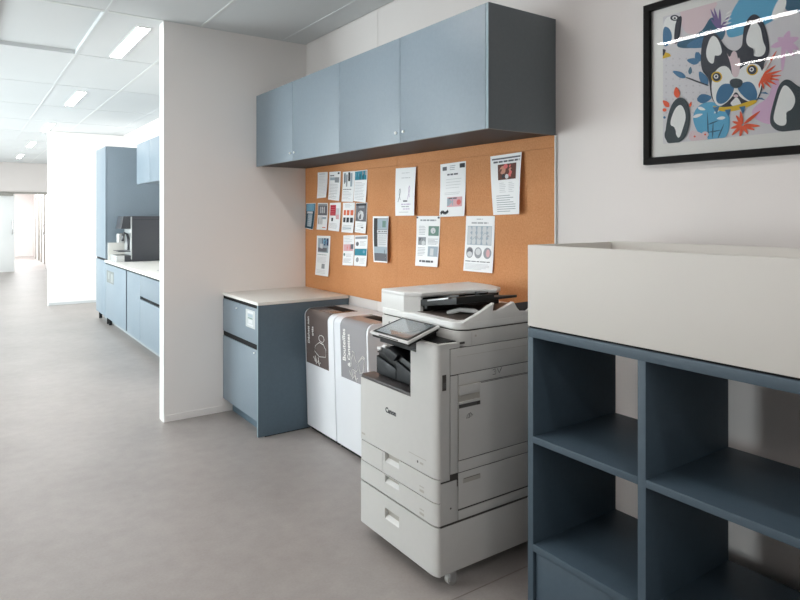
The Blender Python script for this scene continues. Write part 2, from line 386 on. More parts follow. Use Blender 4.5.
def paper(label, q, marks, curl=(.004, .012), bend='b', base='paper', name='notice', cat='notice', pins=None, grp='papers pinned to the cork board'):
    """q: four corners (top left, top right, bottom right, bottom left) on the board; marks in sheet units 0..1 from the top left corner"""
    P = [at('x', BX, *k) for k in q]
    def S(u, v, lift=0):
        a = P[0].lerp(P[1], u); b = P[3].lerp(P[2], u); r = a.lerp(b, v)
        if bend == 'b': d = curl[1] * v * v + curl[0] * (1 - abs(2 * u - 1) ** 2)
        elif bend == 'r': d = curl[1] * u * u * (.4 + .6 * v) + curl[0] * math.sin(v * PI)
        else: d = curl[1] * (.5 + .5 * math.sin(v * 7.0 + u * 2)) * (.3 + .7 * v)
        return Vector((BX - .0012 - d - lift, r.y, r.z))
    mb = MB(); b = bmesh.new(); NU, NV = 6, 12
    g = [[b.verts.new(S(i / NU, j / NV)) for i in range(NU + 1)] for j in range(NV + 1)]
    h = [[b.verts.new(S(i / NU, j / NV, -.0005)) for i in range(NU + 1)] for j in range(NV + 1)]
    for jj in range(NV):
        for ii in range(NU):
            b.faces.new((g[jj][ii], g[jj][ii + 1], g[jj + 1][ii + 1], g[jj + 1][ii])); b.faces.new((h[jj][ii], h[jj + 1][ii], h[jj + 1][ii + 1], h[jj][ii + 1]))
    for jj in range(NV):
        b.faces.new((g[jj][0], g[jj + 1][0], h[jj + 1][0], h[jj][0])); b.faces.new((g[jj][NU], h[jj][NU], h[jj + 1][NU], g[jj + 1][NU]))
    for ii in range(NU):
        b.faces.new((g[0][ii], h[0][ii], h[0][ii + 1], g[0][ii + 1])); b.faces.new((g[NV][ii], g[NV][ii + 1], h[NV][ii + 1], h[NV][ii]))
    bmesh.ops.recalc_face_normals(b, faces=b.faces[:])
    mb._merge(b, base)
    lift = [.0004]
    def patch(u0, v0, u1, v1, m):
        lift[0] += .00006
        n = max(1, int((v1 - v0) * 12)); k = max(1, int((u1 - u0) * 6))
        for jj in range(n):
            for ii in range(k):
                a, c_ = u0 + (u1 - u0) * ii / k, u0 + (u1 - u0) * (ii + 1) / k; d, e = v0 + (v1 - v0) * jj / n, v0 + (v1 - v0) * (jj + 1) / n
                mb.face([S(a, d, lift[0]), S(a, e, lift[0]), S(c_, e, lift[0]), S(c_, d, lift[0])], 'p_' + m)
    def disc(u, v, ru, rv, m, n=20):
        lift[0] += .00006
        mb.face([S(u + ru * math.cos(-2 * PI * k / n), v + rv * math.sin(-2 * PI * k / n), lift[0]) for k in range(n)][::-1], 'p_' + m)
    def line(pts, wd, m):
        lift[0] += .00006
        for (a, b_), (c_, d) in zip(pts, pts[1:]):
            dx, dy = c_ - a, d - b_; L = math.hypot(dx, dy) or 1; nx, ny = -dy / L * wd, dx / L * wd * .6
            mb.face([S(a + nx, b_ + ny, lift[0]), S(a - nx, b_ - ny, lift[0]), S(c_ - nx, d - ny, lift[0]), S(c_ + nx, d + ny, lift[0])], 'p_' + m)
    for k in marks:
        if k[0] == 't':                      # lines of small print: u0, v0, u1, v1, rows
            _, u0, v0, u1, v1, rows, *mm = k
            for r in range(rows):
                v = v0 + (v1 - v0) * r / max(1, rows - 1 if rows > 1 else 1); e = u1 - (u1 - u0) * random.choice((0, 0, .05, .12, .3))
                patch(u0, v, e, v + .010, mm[0] if mm else 'ink')
        elif k[0] == 'h':                    # heading of separate words
            _, u0, v0, u1, hh, m = k; u = u0
            while u < u1 - .02:
                e = min(u1, u + random.uniform(.09, .2)); patch(u, v0, e, v0 + hh, m); u = e + .025
        elif k[0] == 'r': patch(*k[1:])
        elif k[0] == 'd': disc(*k[1:])
        elif k[0] == 'l': line(*k[1:])
    t = thing(name, label, cat, tuple(S(.5, 1)), grp)
    o = mb.build('sheet', t)
    if pins:
        for u, v in pins:
            m_ = MB(); c0 = S(u, v, 0); m_.cyl(c0, c0 + Vector((-.006, 0, 0)), .006, 'p_inkdark', 12); m_.build('pin', t)
    return t

paper('small text-only white sheet, leftmost of the top row on the cork board', [(317.8, 172.5), (327.8, 172), (327.5, 197.5), (318.3, 198.5)],
      [('h', .2, .06, .8, .02, 'mgrey'), ('t', .15, .16, .85, .9, 14, 'lgrey')])
paper('small white sheet with a black corner mark, second of the top row on the cork', [(329.5, 172), (340.8, 171.3), (340.5, 201), (329.5, 199.5)],
      [('d', .85, .06, .08, .035, 'black'), ('h', .1, .12, .5, .04, 'inkdark'), ('r', .1, .2, .55, .3, 'greyblue'), ('r', .55, .2, .9, .38, 'mgrey'), ('t', .1, .44, .85, .7, 6), ('t', .1, .76, .8, .92, 4, 'mgrey')])
paper('white leaflet with tall dark figures at the top, third of the top row', [(343, 172), (354.8, 171), (354.5, 202), (343, 201.5)],
      [('r', .12, .04, .32, .36, 'greyblue'), ('r', .16, .08, .24, .4, 'inkdark'), ('r', .34, .1, .46, .5, 'mgrey'), ('r', .52, .03, .68, .32, 'black'), ('r', .7, .06, .85, .5, 'greyblue'), ('h', .1, .58, .8, .025, 'inkdark'), ('t', .1, .66, .85, .9, 6)])
paper('white leaflet with a teal photo header, right end of the small top row', [(354.8, 171.3), (367.5, 169.7), (367, 202.5), (355, 201)],
      [('r', .04, .02, .96, .3, 'teal'), ('r', .1, .05, .4, .2, 'sky'), ('r', .45, .12, .75, .3, 'deepteal'), ('r', .65, .03, .95, .16, 'mgrey'), ('t', .1, .38, .88, .92, 12)])
paper('narrow dark blue leaflet at the far left edge of the cork board by the partition', [(306.2, 203.5), (315.8, 203), (314.3, 229.8), (306.2, 228)],
      [('r', .02, .02, .98, .98, 'deepteal'), ('r', .08, .03, .92, .3, 'sky'), ('r', .2, .32, .8, .4, 'lgrey'), ('r', .3, .42, .78, .9, 'greyblue'), ('t', .34, .5, .72, .85, 6, 'lgrey')])
paper('white leaflet with a black-framed picture on top, left of the red one', [(318, 203), (328, 203), (328, 230), (318, 229.5)],
      [('r', .05, .03, .95, .1, 'mgrey'), ('r', .05, .1, .95, .46, 'inkdark'), ('r', .28, .14, .74, .38, 'lgrey'), ('t', .32, .18, .7, .34, 4, 'mgrey'), ('r', .1, .5, .6, .8, 'lgrey'), ('r', .15, .56, .45, .78, 'cork_photo'), ('r', .5, .52, .9, .6, 'greyblue'), ('r', .6, .9, .9, .93, 'orange')])
paper('white leaflet with a bright red block in the middle row', [(330, 203), (341, 202.5), (340.5, 231.5), (329.5, 230)],
      [('r', .08, .08, .62, .46, 'red'), ('t', .14, .16, .55, .4, 4, 'pink'), ('r', .62, .2, .9, .5, 'lgrey'), ('r', .66, .42, .9, .58, 'pink'), ('r', .25, .54, .42, .66, 'black'), ('t', .1, .74, .85, .9, 5)])
paper('white leaflet with rows of orange and black bars in the middle row', [(343.2, 202.8), (355, 202.5), (354.5, 233), (342.8, 232)],
      [('t', .2, .06, .8, .14, 3)] + [('r', .1 + .3 * k, .25, .32 + .3 * k, .42, 'orange') for k in range(3)] + [('r', .1 + .3 * k, .5, .32 + .3 * k, .66, 'black') for k in range(3)] + [('t', .1, .76, .85, .9, 4, 'mgrey'), ('r', .1, .84, .85, .87, 'greyblue')])
paper('leaflet with a dark photo of a pale figure, right end of the middle row', [(356, 203), (367.3, 202.5), (367, 233.5), (356, 232)],
      [('r', .03, .02, .97, .62, 'inkdark'), ('r', .05, .02, .95, .1, 'black'), ('r', .3, .1, .8, .18, 'mgrey'), ('d', .5, .42, .26, .16, 'lgrey'), ('r', .55, .3, .72, .56, 'paper' if False else 'lgrey'), ('t', .2, .7, .8, .8, 3), ('r', .6, .8, .8, .84, 'inkdark'), ('t', .1, .88, .8, .93, 2)])
paper('tall white sheet with a blue photo on top, alone below the left leaflets', [(317, 235.6), (330.5, 236), (329.5, 276.5), (316.5, 274.5)],
      [('r', .12, .06, .9, .42, 'greyblue'), ('r', .45, .06, .9, .24, 'navy'), ('d', .66, .15, .14, .06, 'sky'), ('r', .14, .3, .8, .4, 'inkdark'), ('r', .3, .2, .5, .32, 'lgrey'), ('h', .12, .47, .8, .012, 'green'), ('t', .12, .54, .8, .66, 5, 'lgrey'), ('r', .5, .7, .72, .82, 'mgrey'), ('t', .12, .86, .8, .93, 3, 'lgrey')])
paper('white leaflet with a reddish photo, left of the pair in the bottom row', [(343.5, 235.5), (354.5, 235), (354.5, 265.5), (343.8, 265)],
      [('t', .1, .05, .85, .25, 5), ('r', .05, .3, .92, .52, 'pink'), ('r', .4, .34, .7, .5, 'rose'), ('r', .72, .3, .95, .46, 'inkdark'), ('d', .16, .64, .1, .05, 'green'), ('t', .35, .62, .85, .7, 3), ('t', .1, .78, .85, .9, 5)])
paper('white leaflet with a teal band across it, right of the pair in the bottom row', [(355, 235.5), (367.8, 235), (367.5, 266.3), (355.2, 265.5)],
      [('r', .05, .04, .95, .12, 'mgrey'), ('d', .24, .28, .13, .07, 'inkdark'), ('t', .45, .2, .9, .32, 4), ('r', .03, .44, .97, .66, 'teal'), ('d', .78, .54, .08, .05, 'sky'), ('d', .3, .8, .13, .08, 'mgrey'), ('t', .5, .74, .9, .9, 5)])
paper('dark photo poster with a pale text box, standing alone beside the leaflets', [(373, 216.3), (390.3, 216.3), (391.2, 262.7), (373.8, 262)],
      [('r', .07, .04, .98, .97, 'mgrey'), ('r', .07, .04, .3, .7, 'black'), ('r', .3, .06, .98, .28, 'greyblue'), ('r', .6, .1, .85, .24, 'green'), ('r', .28, .3, .98, .36, 'lgrey'), ('h', .32, .32, .95, .02, 'inkdark'), ('r', .3, .38, .98, .66, 'lgrey'), ('t', .36, .42, .9, .6, 5, 'mgrey'), ('r', .07, .66, .98, .97, 'greyblue'), ('r', .07, .8, .98, .97, 'inkdark'), ('d', .75, .76, .05, .05, 'black')],
      curl=(.004, .03), bend='r', name='poster', cat='poster')
def ribbon(u, v, s, m):
    return ('l', [(u - .06 * s, v + .16), (u + .02 * s, v + .04), (u + .07 * s, v - .06), (u + .04 * s, v - .12), (u, v - .08), (u + .01 * s, v + .02), (u + .06 * s, v + .12)], .012, m)
paper('white sheet with two looped ribbon drawings, first of the large upper sheets', [(396, 168.5), (417.2, 167), (416.8, 215.6), (395.5, 215.8)],
      [('h', .3, .1, .7, .015, 'lgrey'), ('h', .3, .2, .75, .02, 'lgrey'), ribbon(.2, .55, 1, 'mgrey'), ribbon(.68, .5, 1, 'lilac'), ('r', .4, .68, .62, .71, 'inkdark'), ('h', .3, .75, .8, .022, 'lilac'), ('h', .32, .8, .72, .02, 'ink'), ('h', .4, .85, .75, .02, 'lilac'), ('t', .2, .92, .75, .93, 1)],
      curl=(.003, .02), bend='r')
paper('white sheet with small grey photo squares in two columns, between the ribbon and blue sheets', [(416.8, 216), (440.5, 216), (439, 267), (416.8, 265.5)],
      [('h', .18, .07, .85, .03, 'mgrey'), ('r', .55, .2, .97, .39, 'green'), ('d', .74, .29, .1, .06, 'lgrey'), ('r', .1, .42, .45, .58, 'mgrey'), ('r', .14, .44, .3, .5, 'inkdark'), ('d', .34, .54, .08, .05, 'lgrey'), ('r', .56, .6, .97, .8, 'greyblue'), ('r', .66, .64, .8, .78, 'lgrey'), ('t', .12, .2, .42, .36, 6), ('t', .55, .45, .95, .55, 5), ('t', .1, .63, .45, .78, 6), ('h', .2, .88, .82, .04, 'inkdark')],
      curl=(.003, .012), pins=[(.05, .03), (.95, .03)])
paper('white sheet with black corner marks and a pink box, middle of the upper sheets', [(440.5, 164.5), (466, 161), (466, 216), (441, 217)],
      [('r', .1, .06, .28, .13, 'inkdark'), ('r', .78, .03, .97, .11, 'black'), ('t', .4, .05, .62, .12, 3, 'mgrey'), ('h', .3, .2, .72, .03, 'inkdark'), ('t', .25, .3, .85, .46, 4, 'lgrey'), ('t', .2, .55, .85, .58, 2, 'lgrey'), ('r', .32, .64, .9, .82, 'pink'), ('r', .32, .66, .56, .8, 'greyblue'), ('h', .38, .65, .7, .025, 'inkdark'), ('d', .78, .74, .08, .05, 'rose'), ('l', [(.06, .94), (.14, .9), (.22, .93), (.3, .93), (.38, .89)], .045, 'black')],
      curl=(.003, .012))
paper('bluish white sheet with three round photos near its bottom edge', [(466.3, 216), (495, 216), (494, 273), (465, 270.5)],
      [('r', .08, .18, .92, .52, 'greyblue'), ('r', .09, .19, .91, .51, 'lgrey'), ('h', .4, .05, .62, .014, 'ink'), ('h', .22, .11, .8, .03, 'ink'), ('l', [(.2, .46), (.4, .36), (.52, .42), (.7, .3), (.85, .36)], .008, 'greyblue'), ('d', .42, .38, .03, .03, 'ink'), ('d', .8, .36, .03, .02, 'ink'),
       ('d', .2, .66, .13, .1, 'mgrey'), ('d', .2, .63, .1, .05, 'inkdark'), ('d', .2, .69, .09, .05, 'lgrey'), ('d', .5, .66, .13, .1, 'mgrey'), ('d', .5, .64, .09, .06, 'lgrey'), ('d', .81, .66, .13, .1, 'mgrey'), ('d', .83, .66, .06, .07, 'pink'), ('h', .06, .81, .94, .014, 'inkdark'), ('t', .06, .86, .9, .95, 5, 'lgrey')],
      curl=(.003, .012))
paper('white sheet with a dark food photo of pink slices, rightmost on the cork board', [(490.5, 156.5), (523.5, 152), (523.5, 214), (493.5, 215)],
      [('r', .05, .05, .97, .075, 'inkdark'), ('h', .1, .1, .95, .03, 'inkdark'), ('r', .24, .16, .85, .42, 'brown'), ('d', .66, .28, .14, .1, 'rose'), ('d', .66, .29, .07, .06, 'flesh'), ('d', .4, .26, .1, .07, 'flesh'), ('d', .5, .2, .07, .04, 'rose'), ('d', .42, .36, .05, .04, 'black'), ('d', .54, .37, .06, .04, 'lgrey'), ('t', .28, .47, .5, .62, 6, 'lgrey'), ('t', .6, .47, .8, .62, 6, 'lgrey'), ('t', .16, .68, .86, .94, 8, 'mgrey')],
      curl=(.004, .03), bend='r')

# ------------------------------------------------------------------ base cabinet beside the partition
BX0, BY0 = 1.631, 4.024
t = thing('base_cabinet', 'slate blue base cabinet with drawer and door under the white worktop', 'cabinet', (1.98, 4.37, 0))
m_ = MB(); m_.box(BX0 + .022, WX - .003, BY0 + .02, PY - .004, .1, .89, 'blue_dark'); m_.box(BX0 + .075, WX - .003, BY0 + .02, PY - .004, 0, .1, 'blue_dark'); m_.box(BX0 + .005, BX0 + .021, BY0 + .02, PY - .004, .8695, .8925, 'gap_dark'); m_.box(BX0 + .005, BX0 + .021, BY0 + .02, PY - .004, .5895, .6235, 'gap_dark'); m_.box(BX0 + .021, BX0 + .023, BY0 + .02, PY - .003, .1, .89, 'gap_dark'); m_.build('carcass', t, smooth=False)  # near-black strips paint the shade into the gaps between the fronts
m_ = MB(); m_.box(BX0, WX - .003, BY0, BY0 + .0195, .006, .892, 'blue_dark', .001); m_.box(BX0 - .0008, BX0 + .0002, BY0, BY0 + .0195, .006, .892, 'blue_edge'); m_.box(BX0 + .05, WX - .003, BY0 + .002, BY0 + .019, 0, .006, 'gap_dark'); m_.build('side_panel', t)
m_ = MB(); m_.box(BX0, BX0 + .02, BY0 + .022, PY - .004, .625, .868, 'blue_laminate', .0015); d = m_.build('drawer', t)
m_ = MB(); knob(m_, BX0, 4.42, .83, .005); m_.build('lock', d)
a, b = at('x', BX0, 245.8, 308.5), at('x', BX0, 255.0, 331)
m_ = MB(); m_.box(BX0 - .0006, BX0, b.y, a.y, b.z + .01, a.z, 'p_sheet')
w_, h_ = a.y - b.y, a.z - b.z - .01
for k, (u0, u1, v0, v1, cc) in enumerate(((.2, .8, .08, .2, 'lgrey'), (.25, .75, .24, .4, 'greyblue'), (.25, .75, .44, .5, 'green'), (.3, .7, .55, .75, 'lgrey'), (.2, .8, .8, .9, 'lgrey'))):
    m_.box(BX0 - .0008 - .0001 * k, BX0 - .0005, a.y - u1 * w_, a.y - u0 * w_, a.z - v1 * h_, a.z - v0 * h_, 'p_' + cc)
m_.build('instruction_card', d, smooth=False)['label'] = 'small white printed card stuck on the drawer front'
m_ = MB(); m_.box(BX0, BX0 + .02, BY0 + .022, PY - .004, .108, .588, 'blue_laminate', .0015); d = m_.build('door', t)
m_ = MB(); knob(m_, BX0, 4.085, .565, .005); m_.build('lock', d)
m_ = MB(); m_.box(BX0 - .004, WX - .003, BY0 - .003, PY - .003, .893, .913, 'worktop_white', .001); tag(m_.build('worktop'), 'short white worktop on the slate blue base cabinet by the partition', 'worktop')

# ------------------------------------------------------------------ two recycling bins
def lett(mb, s, size, x, y, z, m, bold=.0):      # writing that runs upwards on a front that faces the hallway
    M = Matrix(((0, 0, -1, x), (0, 1, 0, y), (1, 0, 0, z), (0, 0, 0, 1)))
    mb.text(s, size, M, m, .0004, bold)
def recycling_bin(y1, y0, ly1, ly0, lm, label, lines, icon):
    t = thing('recycling_bin', label, 'bin', (2.14, (y0 + y1) / 2, 0), 'recycling bins beside the printer')
    def prof(o, zt, xb, x_lo=2.0):
        r = .05
        xa = lambda z: 1.994 - .026 * z / .82 - o
        pts = [(xa(.80), .80)] + [(xa(.80) + r * (1 - math.cos(a)), .80 + (r + o) * math.sin(a)) for a in [math.radians(k) for k in (15, 30, 45, 60, 75, 90)]]
        return xa, pts
    xa, pts = prof(0, 0, 0)
    m_ = MB(); m_.prism([(xa(.03), .03)] + pts + [(2.315, .85), (2.315, .03)], 'y', y0, y1, 'bin_white', .006, 2); body = m_.build('body', t)
    m_ = MB(); m_.box(2.02, 2.30, y0 + .01, y1 - .01, 0, .031, 'gap_dark'); m_.build('plinth', t, smooth=False)
    xa2, pts2 = prof(.002, 0, 0)
    zl = .478
    pl = [(xa2(zl), zl)] + pts2 + [(2.20, .852), (2.20, .849)] + [(p[0] + .003, p[1] - .003) for p in reversed(pts2)] + [(xa2(zl) + .003, zl)]
    m_ = MB(); m_.prism(pl, 'y', ly0, ly1, lm); lab = m_.build('front_label', t)
    lab['label'] = 'glossy %s label wrapped from the front over the top' % ('brown' if lm == 'bin_brown' else 'grey')
    m_ = MB(); m_.box(2.10, 2.19, ly0 + .03, ly1 - .06, .8525, .8535, 'gap_dark', .0004); m_.build('slot', t)
    X0 = lambda z: xa2(z) - .0006
    W = ly1 - ly0
    for s, sz, uy, z0 in lines:
        m_ = MB(); i0 = 0
        lett(m_, s, sz, X0(z0) , ly1 - uy * W, z0, 'bin_text', .0008)
        m_.bm.verts.ensure_lookup_table()
        for v in m_.bm.verts[i0:]: v.co.x += X0(v.co.z) - X0(z0)
        m_.build('lettering', lab, smooth=False)
    m_ = MB()
    for pts_ in icon:
        m_.tube([(X0(z) , ly1 - u * W, z) for u, z in pts_], .0017, 'bin_text', 6)
    m_.build('pictogram', lab)
def ring(u, z, ru, rz, n=12, a0=0, a1=360): return [(u + ru * math.cos(math.radians(a0 + (a1 - a0) * k / n)), z + rz * math.sin(math.radians(a0 + (a1 - a0) * k / n))) for k in range(n + 1)]
sign = [[(.34, .535), (.42, .505), (.44, .53), (.5, .5), (.55, .52), (.58, .495), (.66, .51)], [(.42, .545), (.46, .49)], [(.55, .54), (.6, .485)]]
sack = [[(.62, .645), (.44, .615), (.40, .575), (.60, .548), (.88, .56), (.90, .61), (.80, .638), (.62, .645)], ring(.72, .675, .12, .023), [(.62, .645), (.80, .642)]]
bottle = [[(.42, .665), (.44, .64), (.36, .60), (.42, .555), (.58, .545), (.66, .565), (.60, .60), (.50, .64), (.52, .66), (.42, .665)], [(.74, .56), (.66, .60), (.86, .645), (.95, .635), (.86, .555), (.74, .545), (.74, .56)], [(.68, .61), (.86, .655), (.95, .645)]]
l1 = (at('x', 1.975, 306.5, 330).y, at('x', 1.975, 328.5, 340).y); l2 = (at('x', 1.975, 341.2, 340).y, at('x', 1.975, 367, 340).y)
recycling_bin(4.016, 3.600, l1[0], l1[1], 'bin_brown', 'white waste bin with brown label and sack drawing, beside the blue base cabinet',
              [('D\u00e9chets non', .036, .17, .615), ('tri\u00e9s', .036, .36, .675)], sack + sign)
recycling_bin(3.590, 3.175, l2[0], l2[1], 'bin_grey', 'white waste bin with grey label, bottle and can drawing, half hidden by the printer',
              [('Bouteilles', .052, .20, .585), ('& Canettes', .045, .38, .56)], [[(u * .9 + .08, z) for u, z in k] for k in bottle] + sign)

# ------------------------------------------------------------------ office printer
x0, xs, ys, yl, xb = 1.537, 1.556, 1.96, 2.552, 2.262
PR = thing('office_printer', 'large off-white multifunction printer on castors with tilted touch screen', 'printer', (1.9, 2.256, 0))
SH = 'printer_shell'
def plan(ya, yb, r0=True, r1=True, ry=.045):
    """plan outline of a front cover from its right end ya to its left end yb, rounded towards the ends"""
    pts = []
    if r0: pts += [(xs - (xs - x0) * math.sin(math.radians(k)), ya + ry * (1 - math.cos(math.radians(k)))) for k in (0, 15, 30, 45, 60, 75, 90)]
    else: pts += [(xs, ya), (x0, ya)]
    if r1: pts += [(xs - (xs - x0) * math.sin(math.radians(k)), yb - .02 * (1 - math.cos(math.radians(k)))) for k in (90, 60, 30, 0)]
    else: pts += [(x0, yb), (xs, yb)]
    return pts
def cover(mb, z0, z1, ya, yb, rec=None, r1=True):
    if rec is None:
        mb.prism(plan(ya, yb, True, r1), 'z', z0, z1, SH); return
    a, b, c_, d = rec
    mb.prism(plan(ya, a, True, False), 'z', z0, z1, SH); mb.prism(plan(b, yb, False, r1), 'z', z0, z1, SH)
    mb.box(x0, xs, a, b, z0, c_, SH)
    if z1 - d > .001: mb.box(x0, xs, a, b, d, z1, SH)
    mb.prism([(xs - .002, c_), (xs - .002, d), (xs, d), (xs, c_)], 'y', a, b, 'printer_recess')
    mb.prism([(x0 + .001, c_), (xs - .002, c_ + .014), (xs - .002, c_)], 'y', a, b, 'printer_top')
m_ = MB(); m_.box(xs + .001, xb, ys + .0005, yl, .065, .256, SH, .003); ped = m_.build('pedestal', PR)
m_ = MB(); cover(m_, .065, .258, ys, yl, (2.223, 2.332, .158, .206)); m_.build('pedestal_front', PR)
m_ = MB(); m_.box(xs + .001, xb - .004, ys + .004, yl - .004, .25, .962, 'printer_seam'); m_.box(xs + .03, xb - .02, ys + .02, yl - .02, .24, .27, 'printer_seam'); 
# cut-out for the delivery tray: the core is built as separate blocks around it
m_ = MB(); m_.box(xs + .001, xb - .004, ys + .003, yl - .003, .25, .742, 'printer_seam'); m_.box(1.60, xb - .004, ys + .003, 2.135, .74, .962, 'printer_seam'); m_.box(2.02, xb - .004, 2.135, yl - .003, .74, .962, 'printer_seam'); m_.build('core', PR, smooth=False)
for z0, z1, rec, ylft in ((.266, .354, (2.223, 2.332, .317, .351), yl), (.358, .449, (2.223, 2.332, .410, .4485), 2.348)):
    m_ = MB(); cover(m_, z0, z1, ys, ylft, rec, r1=ylft == yl); d = m_.build('paper_drawer', PR)
    m_ = MB()
    zc = (z0 + z1) / 2 - .01
    for k in range(2): m_.box(x0 - .0004, x0 + .0002, 2.045 - .0 * k, 2.075, zc - .002 - k * .02, zc + (.002 if k == 0 else .008) - k * .02, 'printer_recess')
    m_.build('paper_mark', d, smooth=False)
m_ = MB(); m_.prism([(xs, 2.351), (x0, 2.351), (x0, yl - .02), (xs - .01, yl - .004), (xs, yl)], 'z', .358, .449, SH); m_.build('side_cover', PR)
m_ = MB(); cover(m_, .453, .742, ys, yl); fc = m_.build('front_cover', PR)
mm = MB(); mm.text('Canon', .031, Matrix(((0, 0, -1, x0 - .0004), (-1, 0, 0, 2.328), (0, 1, 0, .632), (0, 0, 0, 1))), 'p_black', .0004, .0012); mm.build('lettering', fc, smooth=False)['label'] = 'small black maker lettering on the front cover'
mm = MB()
for (a, b), (c_, d), wd in (((355, 410), (364, 413), .006),): pass
q = at('x', x0, 415, 458)
mm.box(x0 - .0004, x0 + .0002, 2.03, 2.15, .508, .5105, 'printer_recess'); mm.cyl((x0 - .0006, 2.088, .488), (x0 + .0002, 2.088, .488), .005, 'icon_grey', 12)
mm.box(x0 - .0004, x0 + .0002, 2.05, 2.072, .484, .492, 'printer_recess'); mm.build('indicator', fc, smooth=False); mm = MB(); mm.box(x0 - .0004, x0 + .0002, 2.50, 2.53, .478, .486, 'printer_recess'); mm.build('model_badge', fc, smooth=False)
# tall right end of the front cover, stepped on its inner side
m_ = MB(); m_.prism(plan(ys, 2.138, True, False), 'z', .742, .936, SH); m_.prism(plan(ys, 2.098, True, False), 'z', .936, .986, SH)
m_.box(xs, 1.602, ys + .003, 2.138, .742, .936, SH); m_.box(xs, 1.602, ys + .001, 2.098, .936, .986, SH)
m_.box(1.602, 1.655, ys + .001, 2.098, .965, .984, SH)
m_.build('front_pillar', PR)
m_ = MB(); m_.box(1.562, 1.655, 1.985, 2.13, .985, .9885, 'printer_black', .001); m_.build('control_ledge', PR)
# dark delivery tray on the front cover
m_ = MB(); m_.prism([(x0 + .001, 2.139), (x0 + .001, yl - .02), (xs, yl - .001), (1.62, yl - .001), (1.62, 2.139)], 'z', .742, .755, 'printer_dark', .002); m_.build('output_tray', PR)
# black finisher inside the delivery cavity
m_ = MB(); m_.prism([(2.482, .757), (2.482, .868), (2.405, .900), (2.142, .835), (2.142, .757)], 'x', 1.60, 2.02, 'printer_black', .003); fin = m_.build('inner_finisher', PR)
m_ = MB(); m_.prism([(2.478, .768), (2.478, .848), (2.32, .815), (2.32, .770)], 'x', 1.586, 1.60, 'printer_slate', .002); m_.prism([(2.316, .770), (2.316, .852), (2.15, .806), (2.15, .770)], 'x', 1.586, 1.60, 'printer_slate', .002); m_.build('front_flap', fin)
m_ = MB(); m_.prism([(2.468, .866), (2.405, .905), (2.30, .88), (2.33, .848), (2.40, .865)], 'x', 1.58, 1.60, 'printer_slate', .002)
m_.box(1.572, 1.60, 2.425, 2.455, .880, .895, 'printer_top', .004); m_.box(1.572, 1.60, 2.385, 2.41, .897, .91, 'printer_top', .004); m_.build('latch', fin)
m_ = MB(); m_.box(1.66, xb - .004, ys + .05, yl - .01, .93, .96, 'printer_seam'); m_.box(1.62, 2.02, 2.14, 2.5, .905, .94, 'printer_black'); m_.build('cavity_roof', PR, smooth=False)
# right side: doors and panels with dark seams between
def side(mb, x_a, z_a, x_b, z_b, m=SH, t=.0, bev=.0015): mb.box(x_a, x_b, ys - t, ys + .006, z_a, z_b, m, bev)
m_ = MB(); side(m_, xs + .001, .266, 1.645, .432); m_.box(1.638, 1.645, ys - .0, ys + .006, .405, .432, 'printer_seam'); m_.cyl((1.607, ys - .001, .325), (1.607, ys + .001, .325), .004, 'icon_grey', 10); m_.build('corner_panel', PR)
m_ = MB(); side(m_, 1.648, .31, xb, .455); side(m_, 1.648, .266, xb, .303); side(m_, 1.648, .4585, xb, .5035)
m_.box(1.672, 1.766, ys - .0006, ys + .001, .410, .431, 'printer_recess'); m_.box(1.676, 1.762, ys - .001, ys + .001, .427, .429, 'icon_grey'); m_.build('lower_side_door', PR)
m_ = MB(); side(m_, xs + .0012, .439, 1.603, .962); side(m_, 1.6065, .46, 1.6445, .8535, bev=.001); m_.build('side_post', PR)
m_ = MB(); side(m_, 1.6065, .858, xb, .962); side(m_, 1.648, .8105, xb, .855); side(m_, 1.648, .507, xb, .808); 

m_.box(1.640, xb, ys - .0006, ys + .001, .9285, .930, 'printer_recess'); m_.box(1.770, xb, ys - .0006, ys + .001, .8045, .8065, 'printer_seam'); m_.box(1.648, 1.650, ys - .0006, ys + .001, .505, .72, 'printer_recess')
m_.build('side_door', PR)
m_ = MB(); m_.box(1.646, 1.762, ys - .001, ys + .002, .742, .812, 'printer_recess'); m_.box(1.646, 1.756, ys - .010, ys, .772, .810, SH, .003); m_.box(1.65, 1.758, ys - .0025, ys, .744, .770, 'printer_recess')
m_.box(1.646, 1.764, ys - .010, ys, .736, .745, SH, .002); m_.box(1.65, 1.762, ys - .0015, ys, .718, .735, 'icon_grey'); m_.box(1.748, 1.763, ys - .003, ys, .718, .735, 'printer_seam'); m_.build('door_handle', PR)
for ms in ([[(1.835, .848), (1.85, .852), (1.853, .843), (1.842, .842), (1.853, .838), (1.850, .829), (1.835, .830)], [(1.862, .852), (1.872, .832), (1.885, .850)], [(1.878, .842), (1.887, .853)]],
           [[(1.700, .690), (1.690, .672), (1.706, .672)], [(1.706, .69), (1.704, .672)], [(1.71, .692), (1.722, .68), (1.712, .675)]]):
    m_ = MB()
    for pts_ in ms: m_.tube([(x, ys - .0008, z) for x, z in pts_], .0011, 'icon_grey', 5)
    m_.build('side_mark', PR)['label'] = 'small grey mark printed on the side door'
m_ = MB(); m_.box(1.557, 1.592, ys - .0006, ys + .004, .79, .876, SH, .001); m_.box(1.5635, 1.583, ys - .0025, ys + .002, .802, .865, 'printer_seam', .001); m_.box(1.567, 1.580, ys - .003, ys, .812, .835, 'icon_grey', .001); m_.build('power_switch', PR)
m_ = MB(); m_.box(1.655, 1.68, ys - .0012, ys + .002, .978, .986, 'printer_seam'); m_.build('data_port', PR, smooth=False)
